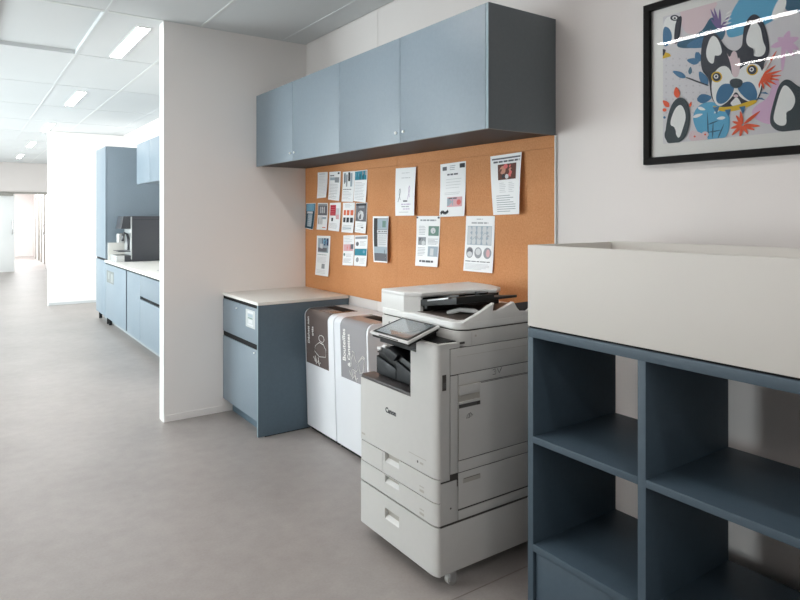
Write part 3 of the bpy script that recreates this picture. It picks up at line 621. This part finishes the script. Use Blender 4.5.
# scanner unit and document feeder
rc = lambda xa, xe, ya, yb, r: arc(xa + r, ya + r, r, 270, 180, 6) + arc(xa + .03, yb - .03, .03, 180, 90, 4) + [(xe, yb), (xe, ya)]
m_ = MB(); m_.prism(rc(1.652, xb, ys, yl, .06), 'z', .964, 1.026, SH, .002); sc = m_.build('scanner_unit', PR)
m_ = MB(); m_.box(1.718, 1.7195, ys - .0006, ys + .001, .966, 1.022, 'printer_recess'); m_.cyl((1.74, ys - .001, 1.004), (1.74, ys + .001, 1.004), .005, 'printer_recess', 12); m_.build('screw_cover', sc, smooth=False); m_ = MB(); m_.cyl((1.6515, 2.47, .995), (1.653, 2.47, .995), .006, 'icon_grey', 10); m_.build('screw_cover', sc, smooth=False)
m_ = MB(); m_.prism(rc(1.66, xb - .004, ys + .006, yl - .004, .06), 'z', 1.024, 1.034, 'printer_seam'); m_.build('scanner_gap', PR, smooth=False)
m_ = MB(); m_.prism(rc(1.652, xb, ys, yl - .002, .065), 'z', 1.031, 1.062, 'printer_top', .006, 3); m_.build('platen_cover', PR)
m_ = MB(); m_.prism([(1.70, 2.03), (1.70, 2.31), (2.22, 2.31), (2.22, 2.01), (1.76, 2.01)], 'z', 1.058, 1.0635, 'printer_brown', .001); m_.build('document_well', PR)
AD = MB(); AD.prism([(1.656, 2.545), (1.656, 2.357), (1.712, 2.302), (2.20, 2.302), (2.20, 2.545)], 'z', 1.058, 1.132, 'printer_top', .003); ad = AD.build('document_feeder', PR)
m_ = MB(); m_.box(1.725, 2.19, 2.296, 2.302, 1.064, 1.126, 'printer_black'); m_.build('feeder_inner_face', ad, smooth=False)  # black plate darkening the feeder's inner face under the tray
m_ = MB(); m_.prism([(1.655, 2.546), (1.655, 2.357), (1.712, 2.296), (1.95, 2.270), (2.10, 2.215), (2.17, 2.26), (2.21, 2.37), (2.21, 2.546)], 'z', 1.128, 1.149, 'printer_top', .008, 3); m_.build('feeder_lid', ad)
m_ = MB()
def tray(xa, xe, ya, za, yb, zb, th, m, mb=m_): mb.solid([(xa, ya, za), (xe, ya, za), (xe, yb, zb), (xa, yb, zb)], (0, 0, -th), m, .003)
tray(1.712, 1.93, 2.32, 1.114, 2.05, 1.154, .030, 'printer_black'); tray(1.93, 2.08, 2.30, 1.112, 2.06, 1.138, .012, 'printer_slate'); tray(1.700, 1.712, 2.24, 1.124, 2.09, 1.150, .007, 'steel'); tray(1.80, 1.84, 2.29, 1.128, 2.14, 1.150, .016, 'printer_black')
m_.box(1.72, 1.76, 2.30, 2.34, 1.082, 1.126, 'printer_slate', .006); m_.box(1.715, 1.735, 2.26, 2.28, 1.078, 1.098, 'printer_black', .003)
m_.cyl((1.90, 2.10, 1.13), (1.90, 2.10, 1.160), .03, 'printer_black', 20); m_.build('document_tray', PR)
m_ = MB(); m_.prism([(2.0, 1.062), (2.0, 1.11), (1.99, 1.115), (1.99, 1.062)], 'x', 2.0, 2.1, 'printer_dark'); m_.build('rear_stop', PR); m_ = MB(); m_.tube([(1.77, 2.18, 1.066), (1.80, 2.13, 1.085), (1.84, 2.08, 1.082), (1.86, 2.05, 1.066)], .010, 'printer_top', 8); m_.build('paper_stop', PR)
m_ = MB(); m_.prism([(1.675, 1.058), (1.675, 1.063), (1.76, 1.093), (1.846, 1.130), (1.838, 1.096), (1.872, 1.094), (1.962, 1.126), (1.982, 1.098), (2.0, 1.082), (2.05, 1.078), (2.10, 1.105), (2.13, 1.078), (2.25, 1.080), (2.25, 1.058)], 'y', ys + .002, ys + .022, 'printer_top', .0015); m_.build('guide_fin', PR)
# tilted touch screen on its arm
FL, FRr, BR, BL = Vector((1.44, 2.302, .998)), Vector((1.44, 2.02, .998)), Vector((1.64, 2.072, 1.036)), Vector((1.64, 2.345, 1.036))
def quad(i, up, th, m, mb, bev=.0):
    n = ((FRr - FL).cross(BL - FL)).normalized(); n = n if n.z > 0 else -n
    ce = (FL + FRr + BR + BL) / 4
    pts = [ce + (p - ce) * (1 - i) + n * up for p in (FL, FRr, BR, BL)]
    mb.solid(pts, -n * th, m, bev)
m_ = MB(); quad(0, .004, .012, 'printer_top', m_, .004); tp = m_.build('touch_screen', PR)
m_ = MB(); quad(.07, .0046, .002, 'printer_black', m_); m_.build('bezel', tp)
m_ = MB(); quad(.19, .0052, .002, 'screen_glass', m_); m_.build('display', tp)
m_ = MB(); quad(.05, -.008, .012, 'printer_black', m_, .003); m_.solid([(1.55, 2.25, .996), (1.55, 2.10, .996), (1.65, 2.11, 1.018), (1.65, 2.26, 1.018)], (0.02, 0, -.05), 'printer_black', .004); m_.box(1.57, 1.655, 2.10, 2.22, .936, .99, 'printer_black', .004); m_.build('screen_arm', PR)
m_ = MB(); e0, e1 = FL.lerp(FRr, .25), FL.lerp(FRr, .75); m_.solid([e0 + Vector((-.0012, 0, .000)), e1 + Vector((-.0012, 0, .000)), e1 + Vector((-.0012, 0, -.004)), e0 + Vector((-.0012, 0, -.004))], (.002, 0, 0), 'icon_grey'); m_.build('front_slot', tp)
# castors
for cx_, cy_ in ((1.626, 1.99), (1.626, 2.51), (2.2, 2.0), (2.2, 2.51)):
    m_ = MB(); m_.box(cx_ - .018, cx_ + .018, cy_ - .02, cy_ + .02, .052, .066, 'steel', .003); m_.box(cx_ - .012, cx_ + .022, cy_ - .017, cy_ - .012, .02, .056, 'steel', .002); m_.box(cx_ - .012, cx_ + .022, cy_ + .012, cy_ + .017, .02, .056, 'steel', .002); cs = m_.build('castor', PR)
    m_ = MB(); m_.cyl((cx_ + .008, cy_ - .011, .025), (cx_ + .008, cy_ + .011, .025), .025, 'rubber', 20); m_.cyl((cx_ + .008, cy_ - .0175, .025), (cx_ + .008, cy_ + .0175, .025), .012, 'steel', 14); m_.build('wheel', cs)

# ------------------------------------------------------------------ open shelf unit with a planter box on top
SX0, SX1, SY1 = 1.726, 2.212, 1.654      # hallway side, wall side, end next to the printer
SY0 = -.55
ST, SZ = .026, 1.084
t = thing('shelf_unit', 'low slate blue open shelf unit standing in front of the wall under the picture', 'shelf unit', (1.97, (SY0 + SY1) / 2, 0))
def sh(name, *a):
    m_ = MB(); m_.box(*a, 'shelf_blue', .0012); return m_.build(name, t)
sh('top_panel', SX0, SX1, SY0, SY1, SZ - .034, SZ)
cols = [SY1 - ST, 1.162, .21, SY0 + ST]
sh('side_panel', SX0, SX1, SY1 - ST, SY1, 0, SZ - .034)
sh('side_panel', SX0, SX1, SY0, SY0 + ST, 0, SZ - .034)
divs = [(1.162, 1.190), (.21, .238)]
for a, b in divs: sh('divider', SX0, SX1, a, b, 0, SZ - .034)
bays = [(1.190, SY1 - ST), (.238, 1.162), (SY0 + ST, .21)]
for k, (a, b) in enumerate(bays):
    sh('shelf', SX0, SX1, a, b, .662, .687); sh('shelf', SX0, SX1, a, b, .263, .290)
    m_ = MB(); m_.box(SX0 + .012, SX0 + .030, a + .004, b - .004, .045, .258, 'shelf_blue', .001); m_.build('door', t)
    m_ = MB(); m_.box(SX0 + .05, SX1, a, b, 0.0, .04, 'shelf_blue'); m_.build('plinth', t, smooth=False)
t = thing('planter_box', 'long empty cream box standing on top of the slate blue shelf unit', 'box', (1.97, (SY0 + SY1) / 2, SZ))
z0, z1, th = SZ + .001, 1.391, .016
m_ = MB(); m_.box(SX0 + .004, SX1 - .004, SY0 + .004, SY1 - .004, z0, z0 + .006, 'gap_dark'); m_.build('foot', t, smooth=False)
m_ = MB(); m_.box(SX0, SX0 + th, SY0, SY1, z0 + .006, z1, 'cream_box', .001); m_.build('front_panel', t)
m_ = MB(); m_.box(SX1 - th, SX1, SY0, SY1, z0 + .006, z1 + .004, 'cream_box', .001); m_.build('back_panel', t)
for a in (SY0, SY1 - th):
    m_ = MB(); m_.box(SX0 + th, SX1 - th, a, a + th, z0 + .006, z1, 'cream_box', .001); m_.build('end_panel', t)
m_ = MB(); m_.box(SX0 + th, SX1 - th, SY0 + th, SY1 - th, z0 + .006, z0 + .02, 'cream_box'); m_.box(SX0 + th, SX1 - th, SY0 + th, SY1 - th, z1 - .075, z1 - .06, 'cream_box'); m_.build('liner', t, smooth=False)

# ------------------------------------------------------------------ framed picture
PYL, PYR, PZ0, PZ1 = at('x', WX - .03, 643, 100).y, .70, at('x', WX - .03, 643, 165).z, at('x', WX - .03, 643, 6).z
AXP = WX - .014
t = thing('framed_picture', 'black-framed print of a bulldog face among blue and orange leaves', 'picture', (WX, (PYL + PYR) / 2, PZ0))
fw = .028
m_ = MB(); m_.box(WX - .030, WX - .002, PYR, PYL, PZ0, PZ0 + fw, 'black_frame', .002); m_.box(WX - .030, WX - .002, PYR, PYL, PZ1 - fw, PZ1, 'black_frame', .002)
m_.box(WX - .030, WX - .002, PYL - fw, PYL, PZ0 + fw, PZ1 - fw, 'black_frame', .002); m_.box(WX - .030, WX - .002, PYR, PYR + fw, PZ0 + fw, PZ1 - fw, 'black_frame', .002); m_.build('frame', t)
m_ = MB(); m_.box(WX - .012, WX - .004, PYR + fw, PYL - fw, PZ0 + fw, PZ1 - fw, 'mat_board'); m_.build('mount', t, smooth=False)
tl, bl = at('x', AXP, 663, 17), at('x', AXP, 663, 144)
AY1, AY0, AZ0, AZ1 = tl.y, PYR + (PYL - tl.y), bl.z, tl.z
art = MB(); lev = [0]
def clip(poly):
    def cut(ps, k, lim, sgn):
        out = []
        for i in range(len(ps)):
            a, b = ps[i], ps[(i + 1) % len(ps)]; ia, ib = sgn * (a[k] - lim) <= 0, sgn * (b[k] - lim) <= 0
            if ia: out.append(a)
            if ia != ib:
                s = (lim - a[k]) / (b[k] - a[k]); out.append(tuple(a[j] + s * (b[j] - a[j]) for j in range(2)))
        return out
    for k, lim, sg in ((0, AY1, 1), (0, AY0, -1), (1, AZ1, 1), (1, AZ0, -1)):
        if len(poly) < 3: return []
        poly = cut(poly, k, lim, sg)
    return poly
def smoothp(ps, it=2):
    for _ in range(it):
        q = []
        for i in range(len(ps)):
            a, b = ps[i], ps[(i + 1) % len(ps)]
            q += [(.75 * a[0] + .25 * b[0], .75 * a[1] + .25 * b[1]), (.25 * a[0] + .75 * b[0], .25 * a[1] + .75 * b[1])]
        ps = q
    return ps
def A(pts, m, sm=2):                       # coordinates: quarter pixels of the photograph from x = 660
    lev[0] += 1
    ps = smoothp(pts, sm) if sm else pts
    P = [at('x', AXP, 660 + x / 4, y / 4) for x, y in ps]
    poly = clip([(p.y, p.z) for p in P])
    if len(poly) < 3: return
    b = bmesh.new(); X = AXP - .00002 * lev[0]
    try:
        fc_ = b.faces.new([b.verts.new((X, y, z)) for y, z in poly]); bmesh.ops.triangulate(b, faces=[fc_]); bmesh.ops.recalc_face_normals(b, faces=b.faces[:])
        art._merge(b, 'a_' + m)
    except Exception: b.free()
def circ(x, y, rx, ry, m): A([(x + rx * math.cos(2 * PI * k / 16), y + ry * math.sin(2 * PI * k / 16)) for k in range(16)], m, 0)
def leaf(x, y, x2, y2, w_, m):
    dx, dy = x2 - x, y2 - y; L = math.hypot(dx, dy); nx, ny = -dy / L * w_, dx / L * w_
    A([(x, y), (x + dx * .3 + nx, y + dy * .3 + ny), (x + dx * .65 + nx * .8, y + dy * .65 + ny * .8), (x2, y2), (x + dx * .65 - nx * .8, y + dy * .65 - ny * .8), (x + dx * .3 - nx, y + dy * .3 - ny)], m, 1)
art.box(AXP, AXP + .0015, AY0, AY1, AZ0, AZ1, 'a_bg')
for i in range(7):
    for j in range(9): circ(25 + i * 27, 235 + j * 27, 3.5, 3.5, 'dot')
A([(80, 40), (90, 120), (120, 140), (160, 130), (190, 95), (215, 40), (240, 0), (80, 0)], 'pinkbg')
A([(80, 150), (130, 150), (175, 120), (205, 60), (240, 95), (270, 120), (240, 180), (60, 200)], 'darkteal'); A([(120, 165), (170, 150), (230, 150), (200, 190), (100, 195)], 'blue')
A([(265, 110), (290, 40), (330, -20), (480, -20), (490, 60), (440, 90), (380, 120), (300, 150), (270, 150)], 'cyan')
A([(470, -30), (600, -40), (600, 40), (560, 55), (500, 45)], 'darkteal'); A([(440, 75), (470, 0), (500, -20), (510, 20), (470, 85)], 'white')
for x2, y2 in ((200, 30), (215, 25), (240, 30), (280, 60), (285, 85), (275, 110), (200, 70)): leaf(240, 120, x2, y2, 6, 'purple')
for k in range(5): leaf(262 - k * 4, 60 + k * 14, 290, 40 + k * 16, 3, 'white')
A([(12, 75), (60, 60), (70, 100), (60, 180), (12, 185)], 'white'); A([(62, 80), (92, 55), (82, 130), (75, 170), (55, 180)], 'dark'); A([(12, 105), (38, 110), (52, 145), (40, 180), (12, 190)], 'blue'); circ(60, 72, 18, 12, 'dark'); circ(60, 72, 10, 7, 'white'); circ(60, 73, 5, 4, 'dark')
A([(12, 205), (40, 215), (45, 225), (12, 235)], 'gold', 0); A([(12, 195), (25, 200), (18, 220), (12, 225)], 'dark', 0)
A([(370, 470), (370, 430), (440, 390), (450, 330), (480, 300), (480, 490), (430, 500)], 'mauve')
for x2, y2, w_ in ((440, 190, 12), (470, 150, 14), (520, 120, 14), (560, 150, 14), (560, 200, 14), (540, 230, 12)): leaf(500, 170, x2, y2, w_, 'mauve')
A([(485, 160), (510, 160), (500, 260), (485, 300)], 'mauve')
for x2, y2 in ((145, 205), (105, 240)): leaf(160, 250, x2, y2, 14, 'blue')
leaf(158, 248, 152, 205, 13, 'blue'); leaf(108, 312, 48, 283, 12, 'blue'); leaf(120, 300, 124, 265, 8, 'darkteal'); leaf(192, 345, 156, 282, 17, 'blue'); leaf(145, 400, 212, 388, 20, 'blue')
A([(105, 308), (120, 312), (195, 340), (195, 345), (150, 330), (105, 312)], 'dark', 0)
A([(130, 460), (160, 415), (215, 405), (260, 430), (285, 470), (270, 560), (180, 570), (140, 510)], 'cyan')
for a in ((130, 470, 175, 455), (150, 430, 185, 440), (245, 430, 215, 455), (265, 470, 225, 475)): leaf(*a, 7, 'white')
for a in ((195, 560, 190, 440), (190, 500, 240, 480), (190, 530, 250, 520), (210, 560, 215, 480), (230, 560, 260, 490)): leaf(*a, 3, 'darkteal')
A([(115, 570), (120, 520), (150, 525), (180, 540), (200, 560)], 'pinkbg'); circ(140, 545, 14, 12, 'pinkbg'); circ(182, 538, 14, 12, 'pinkbg'); circ(182, 538, 4, 4, 'orange'); circ(140, 546, 4, 4, 'orange')
A([(162, 280), (168, 160), (196, 118), (235, 140), (262, 190), (300, 208), (332, 190), (334, 110), (360, 62), (388, 55), (418, 90), (436, 160), (440, 215), (412, 262), (418, 320), (405, 380), (380, 415), (300, 440), (230, 425), (204, 390), (198, 310)], 'dark')
A([(182, 210), (205, 140), (232, 150), (252, 205), (240, 225), (216, 220), (218, 258), (195, 250)], 'white'); A([(344, 150), (372, 78), (404, 105), (412, 165), (428, 195), (412, 228), (370, 225), (388, 200), (350, 185)], 'white')
A([(206, 320), (232, 268), (275, 262), (298, 320), (325, 265), (388, 250), (414, 285), (404, 370), (378, 412), (335, 400), (305, 370), (270, 410), (235, 430), (210, 395)], 'white')
A([(266, 205), (280, 235), (292, 200), (312, 212), (306, 240), (324, 225), (318, 310), (290, 310), (286, 260)], 'pinkbg')
circ(228, 308, 22, 22, 'gold'); circ(228, 308, 17, 17, 'dark'); circ(226, 306, 9, 9, 'white'); circ(226, 306, 5, 5, 'dark')
circ(370, 280, 23, 22, 'gold'); circ(370, 280, 18, 18, 'dark'); circ(368, 278, 9, 9, 'white'); circ(368, 278, 5, 5, 'dark')
A([(290, 335), (245, 335), (222, 385), (232, 418), (268, 412), (302, 358)], 'blue'); A([(318, 335), (368, 322), (394, 372), (384, 408), (350, 402), (308, 356)], 'blue')
A([(278, 322), (302, 312), (334, 320), (330, 345), (303, 356), (284, 345)], 'slate'); A([(290, 385), (305, 365), (322, 385), (305, 400)], 'dark'); A([(294, 400), (305, 388), (318, 396), (330, 425), (300, 430), (280, 415)], 'white'); circ(305, 384, 10, 6, 'pinkbg')
A([(205, 420), (240, 430), (300, 425), (385, 395), (392, 412), (310, 445), (240, 448)], 'gold')
for k, (x, y) in enumerate(((225, 430), (272, 440), (330, 428), (395, 395), (410, 372))): A([(x - 12, y), (x + 14, y - 4), (x + 4, y + 28) if k < 3 else (x + 28, y + 6)], 'blue', 0)
for x2, y2 in ((474, 195), (440, 240), (470, 258), (496, 280), (494, 302), (486, 322), (474, 342), (450, 356), (420, 362), (398, 356)): leaf(402, 308, x2, y2, 5.5, 'orange')
A([(385, 330), (398, 300), (440, 240), (446, 243), (408, 310), (394, 340)], 'white', 0)
for x2, y2 in ((408, 440), (408, 505), (384, 522), (355, 540), (322, 440), (303, 458), (288, 485), (280, 515), (285, 545), (320, 555)): leaf(332, 500, x2, y2, 7, 'orange')
A([(445, 505), (440, 470), (458, 400), (478, 335), (512, 312), (552, 345), (620, 380), (620, 520), (560, 520), (480, 530)], 'slate'); A([(458, 450), (488, 345), (512, 340), (546, 390), (536, 432), (505, 455), (510, 500), (480, 505), (455, 485)], 'white'); A([(500, 450), (540, 435), (570, 430), (560, 470), (520, 480)], 'slate')
A([(20, 575), (28, 480), (50, 410), (82, 385), (112, 405), (126, 470), (110, 545), (75, 575)], 'slate'); A([(38, 500), (62, 430), (90, 415), (108, 465), (95, 510), (78, 560), (62, 530), (62, 508)], 'white'); A([(20, 520), (55, 505), (70, 530), (50, 560), (20, 560)], 'slate')
leaf(72, 395, 66, 345, 13, 'orange'); leaf(40, 430, 12, 400, 11, 'orange'); circ(20, 440, 8, 7, 'orange'); circ(20, 470, 5, 5, 'blue'); leaf(120, 430, 128, 405, 5, 'orange')
for m, q in (('cyan', [(640, 40), (900, 20), (880, 200), (700, 240)]), ('blue', [(660, 330), (760, 280), (800, 400), (700, 480)]), ('orange', [(800, 420), (900, 380), (900, 540), (780, 560)])): A(q, m)
ar = art.build('print', t, smooth=False)
m_ = MB(); m_.box(WX - .023, WX - .0215, PYR + fw, PYL - fw, PZ0 + fw, PZ1 - fw, 'picture_glass'); m_.build('glass', t, smooth=False)

# ------------------------------------------------------------------ kitchen beyond the partition
KX = 1.61
t = thing('tall_cabinet', 'tall light blue kitchen cabinet beyond the partition, beside the coffee machine', 'cabinet', (1.97, 9.8, 0))
m_ = MB(); m_.box(KX + .022, WX - .003, 9.432, 10.16, .1, 2.455, 'blue_laminate', .001); m_.build('carcass', t)
m_ = MB(); m_.box(KX, KX + .02, 9.434, 10.158, .905, 2.453, 'blue_laminate', .0015); m_.build('door', t)
m_ = MB(); m_.box(KX, KX + .02, 9.434, 10.158, .11, .875, 'blue_laminate', .0015); m_.build('door', t)
m_ = MB(); m_.box(KX + .012, KX + .024, 9.434, 10.158, .875, .905, 'gap_dark'); m_.build('grip_gap', t, smooth=False)
m_ = MB(); m_.box(KX + .1, WX - .003, 9.44, 10.15, 0, .1, 'plinth'); m_.build('plinth', t, smooth=False)
for y in (9.48, 10.1):
    m_ = MB(); m_.cyl((KX + .05, y, 0), (KX + .05, y, .1), .022, 'gap_dark', 14); m_.build('foot', t)
def kunit(y1, y0, label, fronts, name='kitchen_cabinet', ajar=0, card=False, foot=True):
    t = thing(name, label, 'cabinet', (1.97, (y0 + y1) / 2, 0), 'blue kitchen base units')
    m_ = MB(); m_.box(KX + .022, WX - .003, y0 + .001, y1 - .001, .1, .855, 'blue_laminate'); m_.box(KX + .021, KX + .0225, y0 + .001, y1 - .001, .1, .855, 'gap_dark'); m_.build('carcass', t, smooth=False)
    for nm, z0, z1 in fronts:
        m_ = MB(); m_.box(KX, KX + .02, y0 + .003 + ajar, y1 - .003, z0, z1, 'blue_laminate', .0015); d = m_.build(nm, t)
        if card:
            a, b = at('x', KX, 106.8, 270), at('x', KX, 113.8, 285)
            m_ = MB(); m_.box(KX - .0008, KX, b.y, a.y, b.z, a.z, 'p_card'); m_.box(KX - .0012, KX, b.y + .06, b.y + .2, b.z + .02, a.z - .03, 'p_cardlight'); m_.box(KX - .0012, KX, a.y - .2, a.y - .1, b.z + .05, a.z - .02, 'p_cardlight'); m_.build('notice_card', d, smooth=False)['label'] = 'grey printed card stuck to the front'
    m_ = MB(); m_.box(KX + .1, WX - .003, y0, y1, 0, .1, 'plinth'); m_.build('plinth', t, smooth=False)
    if foot:
        m_ = MB(); m_.cyl((KX + .05, y1 - .08, 0), (KX + .05, y1 - .08, .1), .022, 'gap_dark', 14); m_.build('foot', t)
kunit(9.43, 8.045, 'light blue kitchen base unit with a grey card on its front, beside the tall cabinet', [('door', .11, .838)], card=True, ajar=.06)
kunit(8.045, 7.372, 'narrow light blue kitchen base unit with one plain door', [('door', .11, .838)], foot=False)
kunit(7.372, 5.9, 'light blue kitchen drawer unit with a dark grip gap, nearest the partition', [('drawer', .61, .838), ('drawer', .11, .575)], foot=False)
m_ = MB(); m_.box(KX - .01, WX - .003, 5.9, 9.43, .858, .89, 'worktop_white', .0015); tag(m_.build('kitchen_worktop'), 'long white kitchen worktop under the coffee machine', 'worktop')
m_ = MB(); m_.box(WX - .014, WX - .003, 5.9, 9.43, .891, 1.06, 'worktop_white'); m_.box(1.64, WX - .015, 9.405, 9.43, .891, 1.125, 'worktop_white'); tag(m_.build('splashback'), 'white upstand behind the kitchen worktop', 'splashback')
t = thing('sink', 'flat steel sink let into the kitchen worktop near the partition', 'sink', (1.95, 6.85, .89))
m_ = MB(); 
for q in ((1.76, 1.78, 6.5, 7.25), (2.14, 2.16, 6.5, 7.25), (1.78, 2.14, 6.5, 6.52), (1.78, 2.14, 7.23, 7.25)): m_.box(*q, .8905, .897, 'steel', .002)
m_.build('rim', t); m_ = MB(); m_.box(1.78, 2.14, 6.52, 7.23, .8902, .892, 'steel'); m_.build('bowl', t, smooth=False)
t = thing('kitchen_wall_cabinet', 'two-door light blue wall cabinet high above the kitchen worktop', 'wall cabinet', (2.12, 8.2, 1.914))
yk = 8.885
m_ = MB(); m_.box(1.922, WX - .003, 7.5, yk, 1.925, 2.44, 'blue_laminate'); m_.build('carcass', t, smooth=False)
for a, b in ((8.19, yk), (7.5, 8.187)):
    m_ = MB(); m_.box(1.90, 1.92, a + .001, b - .001, 1.915, 2.442, 'blue_laminate', .0015); m_.build('door', t)
# coffee machine
cy0 = 8.85
a0, a1 = at('y', cy0, 131.3, 216), at('y', cy0, 131.3, 261.5)
cx0 = at('y', cy0, 132, 230).x; zt = a0.z; zb = .891
t = thing('coffee_machine', 'black coffee machine with a silver front on the kitchen worktop', 'coffee machine', (cx0 + .2, cy0 + .2, zb))
m_ = MB(); m_.box(cx0, cx0 + .42, cy0, cy0 + .42, zb, zt, 'coffee_black', .006); m_.box(cx0 + .01, cx0 + .41, cy0 - .001, cy0, zt - .05, zt - .045, 'printer_slate'); m_.build('body', t)
m_ = MB(); m_.box(cx0 - .012, cx0 + .002, cy0 + .004, cy0 + .416, zb + .03, zt - .01, 'coffee_silver', .004); m_.build('front_panel', t)
m_ = MB(); m_.prism([(cx0 - .13, zt - .17), (cx0 - .10, zt - .005), (cx0 - .01, zt - .005), (cx0 - .01, zt - .17)], 'y', cy0 + .03, cy0 + .39, 'coffee_black', .006); m_.build('screen_head', t)
m_ = MB(); m_.box(cx0 - .19, cx0 - .09, cy0 + .01, cy0 + .41, zb, zb + .085, 'coffee_silver', .004); m_.box(cx0 - .092, cx0, cy0 + .01, cy0 + .41, zb, zb + .08, 'coffee_black', .004); m_.box(cx0 - .16, cx0, cy0 + .03, cy0 + .39, zb + .13, zb + .14, 'coffee_black', .002); m_.build('drip_tray', t)
m_ = MB(); m_.tube([(cx0 - .03, cy0 + .08, zb + .15), (cx0 - .03, cy0 + .08, zb + .30), (cx0 - .045, cy0 + .08, zb + .36), (cx0 - .08, cy0 + .08, zb + .38), (cx0 - .1, cy0 + .08, zb + .34), (cx0 - .1, cy0 + .08, zb + .27)], .016, 'coffee_black', 10); m_.box(cx0 - .14, cx0 - .05, cy0 + .14, cy0 + .3, zb + .24, zb + .37, 'coffee_silver', .02); m_.build('spout', t)

# ------------------------------------------------------------------ light
W_ = bpy.data.worlds.new('world'); bpy.context.scene.world = W_; W_.use_nodes = True
bg = W_.node_tree.nodes['Background']; bg.inputs[0].default_value = (.95, .98, 1, 1); bg.inputs[1].default_value = 1.0
def daylight(y, z, wy, wz, power, col=(.93, .975, 1.0)):
    l = bpy.data.lights.new('daylight', 'AREA'); l.shape = 'RECTANGLE'; l.size = wz; l.size_y = wy; l.energy = power; l.color = col
    o = bpy.data.objects.new('daylight', l); C.objects.link(o); o.location = (XL - .2, y, z); o.rotation_euler = (0, -PI / 2, 0)
    return o
WPOW = (60, 180, 210, 180, 170)
for (a, b, z0, z1), pw in zip(win, WPOW): daylight((a + b) / 2, (z0 + z1) / 2, b - a, z1 - z0, pw)
bk = daylight(0, 0, 3.0, 1.4, 100); bk.location = (-1.1, YB - .2, 1.6); bk.rotation_euler = (PI / 2, 0, PI); bk.data.size = 3.0; bk.data.size_y = 1.4  # extra fill light shining in through the added back window
l = bpy.data.lights.new('corridor_fill', 'AREA'); l.shape = 'RECTANGLE'; l.size = 1.6; l.size_y = 4; l.energy = 170; l.color = (.93, .97, 1)  # fill light added under the corridor ceiling to brighten it
o = bpy.data.objects.new('corridor_fill', l); C.objects.link(o); o.location = (1.0, 23.5, 2.55)

sc_ = bpy.context.scene
sc_.view_settings.view_transform = 'Standard'; sc_.view_settings.look = 'None'; sc_.view_settings.gamma = 1; sc_.view_settings.use_curve_mapping = False
sc_.view_settings.exposure = 0.62
sc_.cycles.max_bounces = 10; sc_.cycles.diffuse_bounces = 6; sc_.cycles.sample_clamp_indirect = 6
sc_.cycles.caustics_reflective = False
